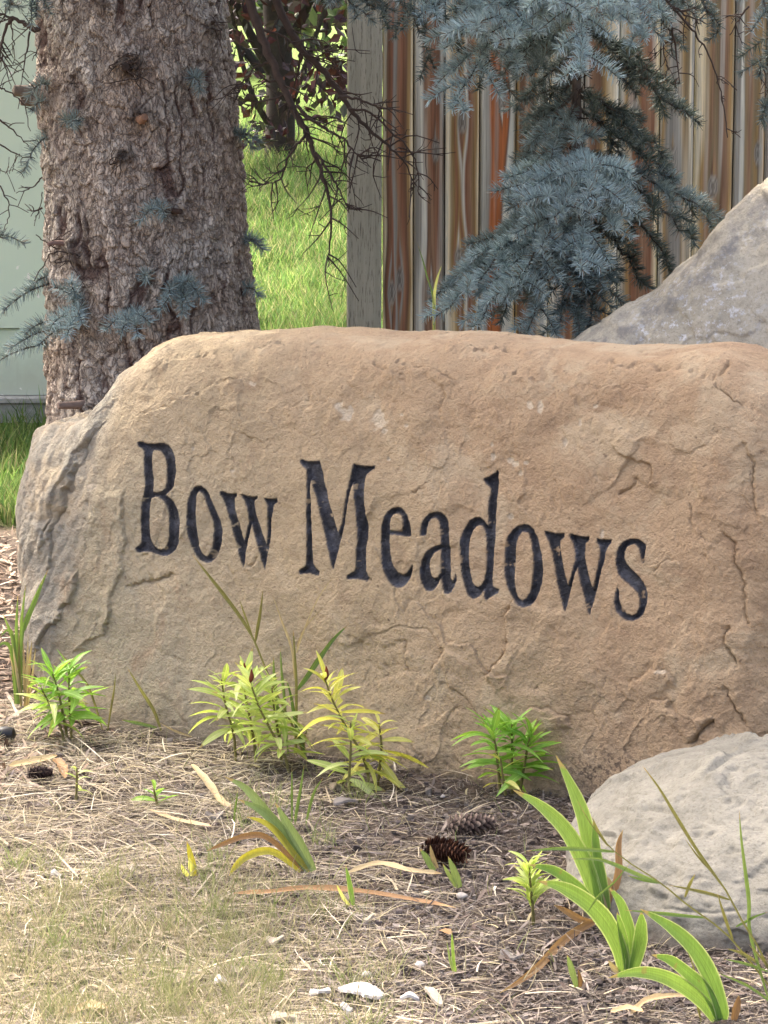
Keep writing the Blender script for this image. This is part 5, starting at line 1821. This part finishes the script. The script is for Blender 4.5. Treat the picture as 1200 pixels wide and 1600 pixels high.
M_GB = m_leaf('grass_green', (0.12, 0.20, 0.05), (0.19, 0.27, 0.08), 0.35)
M_GO = m_leaf('grass_olive', (0.17, 0.16, 0.055), (0.24, 0.23, 0.08), 0.3)
tall_grass('tall wispy grass rising out of the middle lilies against the stone', (470, 1180), [
    ([(302,868),(330,905),(360,945),(385,980),(398,1003),(415,1045),(430,1080),(460,1140),(475,1182)], 3.4, M_GO, 'stem'),
    ([(300,866),(325,898),(350,930),(378,968),(396,998)], 6.5, M_GO, 'blade'), ([(411,920),(407,955),(402,985),(399,1003)], 5.5, M_GO, 'blade'), ([(374,936),(382,960),(394,992)], 3, M_GO, 'blade'),
    ([(458,985),(461,1030),(463,1080),(462,1180)], 5, M_GO, 'stem'), ([(426,930),(440,970),(456,1015),(460,1060)], 4, M_STRAW, 'blade'), ([(520,902),(500,930),(485,960),(475,985),(463,1020)], 2.6, M_STRAW, 'stem'), ([(505,950),(485,970),(472,990),(464,1010)], 2.4, M_STRAW, 'stem'),
    ([(544,976),(520,1000),(495,1035),(478,1060),(464,1078)], 9, M_GB, 'blade'), ([(438,1010),(440,1050),(444,1090),(450,1180)], 5, M_GB, 'blade'), ([(427,1025),(428,1050),(431,1080),(440,1178)], 6, M_GB, 'blade'),
    ([(400,1085),(420,1095),(445,1115),(462,1130)], 5, M_GB, 'blade'), ([(447,1060),(455,1090),(462,1130),(478,1180)], 6, M_GB, 'blade'), ([(480,1140),(474,1160),(476,1182)], 6, M_GO, 'blade')], near=.05)
tall_grass('clump of green and straw grass leaning on the left end of the stone', (38, 1105), [
    ([(68,905),(55,935),(42,965),(34,1000),(30,1100)], 6, M_GB, 'blade'), ([(28,930),(26,970),(26,1010),(28,1100)], 6, M_GB, 'blade'), ([(40,915),(36,950),(33,990),(34,1100)], 5, M_GB, 'blade'), ([(75,890),(60,925),(48,955),(38,985)], 8, M_GB, 'blade'),
    ([(5,960),(15,985),(22,1010),(26,1100)], 7, M_GB, 'blade'), ([(0,995),(12,985),(20,1000),(25,1098)], 6, M_GB, 'blade'), ([(-10,1020),(5,1005),(18,1020),(24,1100)], 6, M_GB, 'blade'),
    ([(50,1000),(46,1040),(42,1104)], 5, M_STRAW, 'blade'), ([(20,1010),(26,1050),(34,1104)], 5, M_STRAW, 'blade'), ([(44,990),(42,1050),(38,1104)], 5, M_STRAW, 'blade'), ([(14,1020),(24,1060),(32,1104)], 4, M_STRAW, 'blade'), ([(56,1010),(50,1060),(44,1104)], 4, M_STRAW, 'blade'), ([(30,985),(30,1040),(34,1104)], 5, M_GO, 'blade'), ([(36,1000),(38,1050),(40,1104)], 5, M_STRAW, 'blade')], near=.22)
tall_grass('three thin dark grass blades in front of the lower left stone', (165, 1140), [
    ([(93,1018),(112,1040),(135,1068),(148,1100),(160,1140)], 4, M_GO, 'blade'), ([(181,1050),(178,1080),(173,1110),(168,1142)], 3.4, M_GO, 'blade'), ([(198,1042),(220,1078),(240,1110),(252,1142)], 6, M_GO, 'blade'), ([(190,1125),(215,1130),(245,1137)], 6, M_GB, 'blade'), ([(250,1130),(275,1143),(300,1158)], 4, M_STRAW, 'blade')], near=.06)
tall_grass('long arching grass stems in front of the pale boulder at right', (1240, 1590), [
    ([(1007,1200),(1035,1240),(1065,1290),(1095,1340),(1130,1385),(1160,1440),(1190,1490),(1235,1590)], 3.4, M_GO, 'stem'), ([(1004,1197),(1030,1232),(1060,1282),(1090,1330),(1128,1382)], 6, M_GO, 'blade'), ([(1070,1310),(1090,1338),(1110,1360),(1128,1384)], 4, M_GO, 'blade'),
    ([(903,1252),(925,1290),(965,1335),(1030,1378),(1075,1415),(1130,1455),(1170,1500),(1205,1545),(1240,1592)], 3.2, M_GO, 'stem'),
    ([(820,1330),(870,1326),(915,1327),(960,1331)], 7, M_GB, 'blade'), ([(890,1342),(940,1344),(1000,1368),(1032,1380)], 7, M_GB, 'blade'), ([(980,1368),(1005,1375),(1032,1380)], 5, M_GB, 'blade'), ([(975,1422),(1020,1426),(1060,1430),(1102,1434)], 6, M_GB, 'blade'),
    ([(1045,1383),(1080,1390),(1110,1397),(1140,1406)], 6, M_GO, 'blade'), ([(1121,1396),(1128,1420),(1138,1450),(1145,1468)], 5.5, M_GO, 'blade'), ([(1155,1266),(1158,1310),(1164,1360),(1170,1410),(1172,1460),(1200,1560)], 7, M_GB, 'blade'), ([(1200,1425),(1180,1432),(1165,1440),(1150,1448)], 5, M_GB, 'blade'),
    ([(1086,1366),(1078,1380),(1070,1402)], 6, M_GO, 'blade'), ([(1170,1476),(1185,1492),(1200,1512),(1236,1590)], 5, M_GO, 'blade'), ([(1135,1482),(1160,1490),(1185,1505)], 6, M_GO, 'blade'), ([(1130,1498),(1165,1506),(1200,1518)], 5, M_GB, 'blade'), ([(1120,1520),(1150,1532),(1180,1548),(1236,1592)], 5, M_GB, 'blade'),
    ([(925,1276),(935,1300),(950,1322)], 5, M_GO, 'blade'), ([(986,1346),(960,1378),(935,1400),(918,1425)], 4, M_GB, 'blade')], dy=-.03)
tall_grass('dark thin grass blade crossing the iris at the lower right corner', (1095, 1600), [
    ([(1072,1482),(1083,1510),(1090,1550),(1095,1600)], 3.5, M_GO, 'blade'), ([(1083,1550),(1090,1575),(1096,1600)], 3, M_GO, 'blade')])
tall_grass('green grass blades in front of the dusty iris and the lilies', (462, 1290), [
    ([(456,1200),(456,1240),(456,1288)], 4, M_GB, 'blade'), ([(475,1195),(470,1230),(463,1270),(461,1292)], 5.5, M_GB, 'blade'), ([(505,1215),(492,1235),(484,1260),(478,1290)], 5, M_GB, 'blade'), ([(372,1235),(368,1260),(365,1290)], 4, M_GB, 'blade')])
def fence_grass():
    y = 6.75
    b = P(678, 700, y)
    b[2] = 0.0
    root = thing('tall_grass', b, 'two thin grass blades standing before the second fence board above the stone', 'grass')
    for pts, w, m in [([(652,380), (660,405), (668,435), (677,470), (679,560)], 3, M_GB), ([(690,415), (684,432), (680,450), (678,475), (678,560)], 5, M_LILYY)]:
        pp = [b] + [P(u, v, y) for u, v in pts[::-1]]
        blade(pp, w / 660, m, root, 'blade', fold=0.4, n=18)


fence_grass()


# ------------------------------------------------------------------ pine cones
M_CONE = m_vcol('cone_scales', 0.75, grain=0.25, gscale=200)


def cone(label, px, Lc, R, heading, roll, cols, tilt=0.0, openness=1.0):
    b = G(*px)
    root = thing('pine_cone', b, label, 'pine cone', 'pine cones on the litter')
    ax = np.array([math.cos(heading), math.sin(heading), tilt])
    ax /= np.linalg.norm(ax)
    up = np.array([0, 0, 1.0]) - ax * ax[2]
    up /= np.linalg.norm(up)
    sd = np.cross(ax, up)
    c0 = b + np.array([0, 0, R * 0.82]) - ax * Lc / 2
    core = Soup()
    tt = np.linspace(0, 1, 8)
    core.tube(c0 + ax * (tt * Lc * 0.94 + 0.002)[:, None], R * 0.55 * np.sin(PI * (0.12 + 0.8 * tt)), np.array(cols[0]) * 0.6, 8)
    core.part('core', M_CONE, root)
    s = Soup()
    n = 110
    for k in range(n):
        t = (k + 0.5) / n
        a = k * 2.39996 + roll
        r = up * math.cos(a) + sd * math.sin(a)
        q = np.cross(ax, r)
        env = R * (0.45 + 0.55 * math.sin(PI * min(1, 0.15 + 0.80 * t)) ** 0.7)
        p0 = c0 + ax * Lc * t * 0.92 + r * env * 0.35
        d = r * openness + ax * np.interp(t, [0, .3, 1], [0.15, 0.55, 1.3])
        d /= np.linalg.norm(d)
        L = env * 0.78 * rng.uniform(.9, 1.12)
        w = env * 0.52
        nn = np.cross(q, d)
        V = [p0 - q * w * .25, p0 + q * w * .25, p0 + d * L * .55 + q * w * .5 - nn * w * .12, p0 + d * L * .9 + q * w * .28, p0 + d * L * 1.0, p0 + d * L * .9 - q * w * .28, p0 + d * L * .55 - q * w * .5 - nn * w * .12, p0 + d * L * .55 + nn * w * .05]
        c = np.array(cols[rng.integers(0, len(cols))]) * rng.uniform(.8, 1.2)
        C = np.array([c * .6, c * .6, c, c * 1.5, c * 1.8, c * 1.5, c, c])
        s.add(V, [(0, 1, 2, 7), (7, 2, 3, 4), (7, 4, 5, 6), (0, 7, 6, 0)][:3] , C)
        s.add([V[0], V[7], V[6], (V[0] + V[6]) / 2], [(0, 1, 2, 3)], c)
    s.part('scales', M_CONE, root, smooth=False)


GC = [lin(112, 96, 86, .7), lin(84, 70, 64, .7), lin(134, 118, 104, .7)]
BC = [lin(96, 62, 44, .7), lin(72, 46, 34, .7), lin(116, 80, 58, .7)]
DC = [lin(60, 46, 44, .6), lin(80, 62, 56, .6)]
cone('grey weathered pine cone lying crosswise below the right lily', (737, 1304), .088, .022, .25, 0.3, GC)
cone('brown open pine cone behind two short shoots', (697, 1348), .080, .024, -.45, 1.1, BC, openness=1.3)
cone('small dark pine cone half buried in straw on the left', (62, 1218), .048, .016, .1, 2.0, DC)


# ------------------------------------------------------------------ wood chips, pebbles, a bit of black pipe
def chip(label, px, Lpx, Wpx, ang, col, mat_r=0.8, name='wood_chip', thick=0.004, cat='wood chip', group='pale wood chips on the litter'):
    b = G(*px)
    sc = FPX / b[1]
    L, W = Lpx / sc * (1 + 1.2 * abs(math.sin(ang))), Wpx / sc * (1 + 1.4 * abs(math.cos(ang)))
    root = None
    n = 14
    t = np.linspace(0, 1, n)
    w = W / 2 * np.interp(t, [0, .1, .3, .7, .9, 1], [.25, .7, 1, .95, .6, .2]) * (1 + 0.08 * rng.normal(size=n))
    V = []
    for i in range(n):
        x = (t[i] - .5) * L
        z = 0.004 * math.sin(t[i] * 5 + px[0])
        for a, zz in ((-1, 0), (-.9, thick), (-.3, thick * 1.15), (.3, thick * .95), (.9, thick * 1.05), (1, 0)):
            V.append((x + rng.normal() * L * .01, a * w[i], z + zz))
    V = np.array(V)
    c, s = math.cos(ang), math.sin(ang)
    V = np.stack([V[:, 0] * c - V[:, 1] * s, V[:, 0] * s + V[:, 1] * c, V[:, 2] + 0.006], 1)
    m = CHIPM.setdefault(tuple(col), None)
    if m is None:
        tt = NT('chip_wood')
        g = tt.noise(1.0, 4, 0.6, tt.coord((40, 400, 200)))
        cc = tt.mix(g, tuple(0.72 * x for x in col), col)
        m = CHIPM[tuple(col)] = tt.bsdf(cc, mat_r, tt.bump(g, 0.0015, 0.7), 0.25)
    o = obj(name, mesh_np(name, V, np.concatenate([grid_faces(n, 6), [[0, 1, 2, 3], [0, 3, 4, 5]], [[(n - 1) * 6 + k for k in (3, 2, 1, 0)], [(n - 1) * 6 + k for k in (5, 4, 3, 0)]]]), None, False), m, None, b * (1, 1, 0))
    tag(o, label, cat, group)
    return o


CHIPM = {}
WHITE, PALEW, TANW, GREYW = (.56, .53, .48), (.38, .33, .255), (.30, .24, .17), (.20, .18, .16)
chip('largest white wood chip, bottom centre', (565, 1556), 52, 22, -.45, WHITE)
chip('oval white wood chip left of the largest one', (500, 1557), 22, 13, -.7, WHITE)
chip('small flat white chip right of the largest chip', (640, 1566), 28, 7, -.1, WHITE)
chip('upright pale split chip below the thin shoot', (677, 1563), 38, 12, 1.9, PALEW)
chip('small pale chip at the bottom, below the largest one', (541, 1583), 18, 11, -.1, WHITE)
chip('pale chip in the corner at bottom centre left', (446, 1598), 34, 14, .5, PALEW)
chip('thin pale chip in the mulch below the long orange leaf', (575, 1442), 18, 6, .1, PALEW)
chip('bleached chip in dry grass left of centre', (430, 1475), 24, 12, -.2, PALEW)
chip('pale chip in dry grass at lower left centre', (373, 1522), 20, 10, -.2, PALEW)
chip('bright chip at lower left centre', (345, 1540), 18, 9, .2, WHITE)
chip('pale chip on straw left of the yellow shoot', (215, 1369), 26, 9, -.1, PALEW)
chip('bright chip at far left among the dry grass', (88, 1373), 16, 9, .1, WHITE)
chip('tan bark chip standing in front of the middle lilies', (521, 1234), 22, 11, 1.5, TANW)
chip('grey bark chip beside the tan one', (540, 1258), 26, 12, .7, GREYW)
chip('grey flat chip under the straw left of the dusty iris', (335, 1280), 26, 12, .1, GREYW)
chip('grey chip at the bottom right of the mulch', (800, 1500), 26, 10, -.5, GREYW)


def pebble(label, px, r, col):
    b = G(*px)
    nu, nv = 14, 9
    th = np.linspace(0, 2 * PI, nu, endpoint=False)
    ph = np.linspace(-PI / 2 + .02, PI / 2 - .02, nv)
    T, H = np.meshgrid(th, ph, indexing='ij')
    V = np.stack([np.cos(T) * np.cos(H), .8 * np.sin(T) * np.cos(H), .62 * np.sin(H)], -1).reshape(-1, 3)
    V *= r * (1 + .25 * perlin(V * 1.3 + px[0])[:, None])
    o = obj('pebble', mesh_np('pebble', V, grid_faces(nu, nv, True)), m_plain('pebble_stone', col, .8, 80, .3, .001), None, (b[0], b[1], r * .45))
    tag(o, label, 'pebble', 'pebbles in the mulch')


pebble('pale grey pebble right of the short shoots', (722, 1404), .0095, (.36, .33, .29))
pebble('small round pebble below the right lily', (692, 1246), .005, (.34, .31, .27))
pebble('pale pebble in the mulch above the split chip', (656, 1511), .008, (.42, .39, .34))
pebble('grey pebble left of the pale mulch pebble', (573, 1526), .008, (.40, .37, .33))
pebble('pale yellowish pebble left of the short grey green shoots', (666, 1398), .006, (.46, .42, .30))


def black_pipe():
    b = G(12, 1160)
    root = thing('plastic_pipe', b, 'black plastic pipe end poking in at the left edge', 'pipe')
    s = Soup()
    s.tube(spline([b + (-.16, .03, .012), b + (-.06, .01, .016), b + (.012, 0, .016)], 14), np.concatenate([np.full(11, .0135), [.0155, .0155, .0135]]), np.array([.012, .012, .014]), 12)
    s.part('pipe', m_plain('black_plastic', (.012, .012, .014), .35, 40, .3), root)


black_pipe()


# ------------------------------------------------------------------ litter and dry grass (uncountable)
def in_rocks(p):
    r = (p[:, :2] - A0[:2])
    s1, s2 = r @ E1[:2], r @ E2[:2]
    a = (s1 > -0.40) & (s1 < 1.3) & (s2 > 0.012) & (s2 < 0.55)
    b = (np.abs((p[:, 0] - 0.785) / 0.475) ** 2.3 + np.abs((p[:, 1] - 4.63) / 0.425) ** 2.3) < 0.98
    return a | b


def ground_z(p):
    q = p.copy()
    q[:, 2] = 0
    return 0.016 * fbm(q * 2.3, 3) + 0.010 * fbm(q * 14, 4) - 0.006


def scatter(n, u0=-60, u1=1260, v0=1090, v1=1640, pw=1.0):
    u = rng.uniform(u0, u1, n)
    v = v0 + (v1 - v0) * rng.random(n) ** pw
    y = CAMH / ((v - HOR) / FPX) * 1.0
    d = _f[None] + _r[None] * ((u - 600) / FPX)[:, None] + _u[None] * ((800 - v) / FPX)[:, None]
    p = CAM + d * ((0 - CAMH) / d[:, 2])[:, None]
    p = p[~in_rocks(p)]
    p[:, 2] = ground_z(p)
    return p


def dryness(p):
    """1 where dry grass covers the ground (left and front left), 0 on the bare mulch"""
    u, v = proj(p)
    k = 0.5 + (520 - u) / 500 + 0.5 * fbm(p * (3, 3, 0) + 2, 3)
    return np.clip(k, 0, 1)


def build_litter():
    # fine spruce needles and fibres on the mulch
    p = scatter(50000)
    n = len(p)
    d = rdir(n, 0.0)
    d[:, 2] = rng.normal(size=n) * 0.18
    side = np.cross(d, [0, 0, 1.0])
    side /= np.linalg.norm(side, axis=1)[:, None]
    p[:, 2] += rng.uniform(0.0, 0.008, n)
    c = pick([(.13, .10, .08), (.20, .165, .135), (.30, .255, .205), (.085, .065, .052), (.44, .38, .30), (.25, .23, .215), (.16, .135, .12)], n)
    c *= (0.62 + 0.5 * dryness(p) + 0.25 * fbm(p * (5, 5, 0) + 3, 2))[:, None]
    V, F, C = strips(p, d, d + 0.3 * rng.normal(size=(n, 3)) * (1, 1, .3), rng.uniform(.012, .045, n), rng.uniform(.0008, .0017, n), side, c, 2, False)
    o = obj('needle_litter', mesh_np('needle_litter', V, F, {'col': C}), M_LITTER)
    tag(o, 'fallen grey brown needles and fibres over the mulch', 'litter', kind='stuff')
    # straw: long dry blades lying about
    p = scatter(34000)
    k = dryness(p)
    p = p[rng.random(len(p)) < 0.09 + 0.80 * k * (0.35 + 0.65 * sstep(-0.25, 0.2, fbm(p * (6, 6, 0) + 9, 2)))]
    n = len(p)
    d = rdir(n, 0.0)
    d[:, 0] *= 1.5
    d[:, 2] = np.abs(rng.normal(size=n)) * 0.22
    d1 = d * (1, 1, 0) + 0.5 * rng.normal(size=(n, 3)) * (1, 1, 0)
    d1[:, 2] = -0.22 * np.abs(rng.normal(size=n))
    side = np.cross(d, [0, 0, 1.0]) + 0.3 * rng.normal(size=(n, 3))
    side /= np.linalg.norm(side, axis=1)[:, None]
    p[:, 2] += rng.uniform(0.0, 0.014, n)
    c = pick([(.40, .335, .22), (.46, .40, .28), (.33, .27, .175), (.28, .235, .17), (.52, .47, .36), (.36, .31, .18)], n)
    V, F, C = strips(p, d, d1, rng.uniform(.03, .15, n) * (0.6 + 0.6 * dryness(p)), np.clip(rng.lognormal(-6.65, .55, n), .0005, .006), side, c, 4)
    o = obj('straw_litter', mesh_np('straw_litter', V, F, {'col': C}), M_LITTER)
    tag(o, 'dry straw blades strewn over the ground before the stone', 'litter', kind='stuff')
    # shredded bark bits
    p = scatter(12000)
    n = len(p)
    d = rdir(n, 0.0)
    d[:, 2] = rng.normal(size=n) * 0.25
    side = np.cross(d, [0, 0, 1.0]) + 0.25 * rng.normal(size=(n, 3))
    side /= np.linalg.norm(side, axis=1)[:, None]
    p[:, 2] += rng.uniform(0.0, 0.008, n)
    c = pick([(.11, .08, .062), (.16, .125, .10), (.23, .19, .155), (.07, .055, .05), (.25, .21, .18)], n)
    V, F, C = strips(p, d, d, rng.uniform(.010, .034, n), rng.uniform(.0025, .007, n), side, c, 2, False)
    o = obj('bark_mulch', mesh_np('bark_mulch', V, F, {'col': C}, False), M_LITTER)
    tag(o, 'shredded grey brown bark mulch around the irises', 'mulch', kind='stuff')
    # mulch behind, seen past the left end of the stone
    p = rng.uniform((-1.35, 5.2, 0), (-0.55, 8.2, 0), (9000, 3))
    p = p[~in_rocks(p)]
    p[:, 2] = ground_z(p)
    n = len(p)
    d = rdir(n, 0.0)
    d[:, 2] = rng.normal(size=n) * 0.3
    side = np.cross(d, [0, 0, 1.0]) + 0.3 * rng.normal(size=(n, 3))
    side /= np.linalg.norm(side, axis=1)[:, None]
    p[:, 2] += rng.uniform(0.0, 0.012, n)
    c = pick([(.17, .115, .08), (.26, .18, .125), (.33, .25, .18), (.10, .07, .055), (.40, .32, .24)], n)
    V, F, C = strips(p, d, d, rng.uniform(.015, .06, n), rng.uniform(.003, .010, n), side, c, 2, False)
    o = obj('bark_mulch', mesh_np('bark_mulch', V, F, {'col': C}, False), M_LITTER)
    tag(o, 'reddish bark mulch at the left edge beside the stone end', 'mulch', kind='stuff')


build_litter()


def soil_crumbs():
    p = scatter(9000)
    k = dryness(p)
    p = p[rng.random(len(p)) < 1.0 - 0.75 * k]
    n = len(p)
    base = np.array([(x, y, z) for x in (-1, 1) for y in (-1, 1) for z in (-1, 1)], float)
    R = rng.lognormal(-5.9, .45, n).clip(.001, .007)
    V = p[:, None] + R[:, None, None] * (base[None] * rng.uniform(.45, 1.1, (n, 8, 3)))
    V[..., 2] += (R * .4)[:, None] + rng.uniform(0, .005, n)[:, None]
    f = np.array([(0, 1, 3, 2), (4, 6, 7, 5), (0, 4, 5, 1), (2, 3, 7, 6), (0, 2, 6, 4), (1, 5, 7, 3)])
    F = (f[None] + 8 * np.arange(n)[:, None, None]).reshape(-1, 4)
    C = np.repeat(pick([(.07, .055, .048), (.11, .088, .072), (.16, .13, .105), (.22, .19, .16), (.09, .075, .07)], n), 8, 0)
    o = obj('soil_crumbs', mesh_np('soil_crumbs', V.reshape(-1, 3), F, {'col': C}, False), M_LITTER)
    tag(o, 'dark crumbs of soil and bark between the irises and the cones', 'soil', kind='stuff')


soil_crumbs()


def build_dry_grass():
    p = scatter(46000, v0=1150)
    u, v = proj(p)
    k = np.clip((v - 1330) / 130, 0, 1) * np.clip((620 - u) / 260 + 0.45 * fbm(p * (5, 5, 0), 2), 0.0, 1) + 0.06 * np.clip(1.3 - u / 800, 0, 1)
    k *= 0.35 + 0.65 * sstep(-0.25, 0.25, fbm(p * (11, 11, 0) + 5, 2))
    p = p[rng.random(len(p)) < k]
    cl = scatter(80, 0, 640, 1240, 1630)
    cu, cv = proj(cl)
    cl = cl[rng.random(len(cl)) < np.clip(0.35 + (cv - 1340) / 150, 0.12, 1) * np.clip((700 - cu) / 300, 0.1, 1)]
    tuft = np.concatenate([c0 + rng.normal(size=(34, 3)) * (0.014, 0.014, 0) for c0 in cl])
    ntuft = len(tuft)
    p = np.concatenate([p, tuft])
    n = len(p)
    d0 = rdir(n, 1.6)
    d1 = rdir(n, 0.5)
    side = np.cross(d0, rng.normal(size=(n, 3)))
    side /= np.linalg.norm(side, axis=1)[:, None]
    c = pick([(.30, .30, .14), (.24, .26, .10), (.38, .345, .20), (.18, .22, .075), (.44, .39, .25), (.36, .32, .19), (.30, .26, .15)], n)
    L = rng.uniform(.02, .075, n)
    L[-ntuft:] *= 1.25
    tc = pick([(.20, .27, .075), (.27, .31, .10), (.16, .24, .06), (.34, .34, .15)], len(cl), 0.15)
    c[-ntuft:] = 0.4 * c[-ntuft:] + 0.6 * np.repeat(tc, 34, 0)
    V, F, C = strips(p, d0, d1, L, rng.uniform(.0008, .0018, n), side, c, 4)
    o = obj('dry_grass', mesh_np('dry_grass', V, F, {'col': C}), M_GRASS)
    tag(o, 'sparse yellow green dry grass across the lower left', 'grass', kind='stuff')


build_dry_grass()
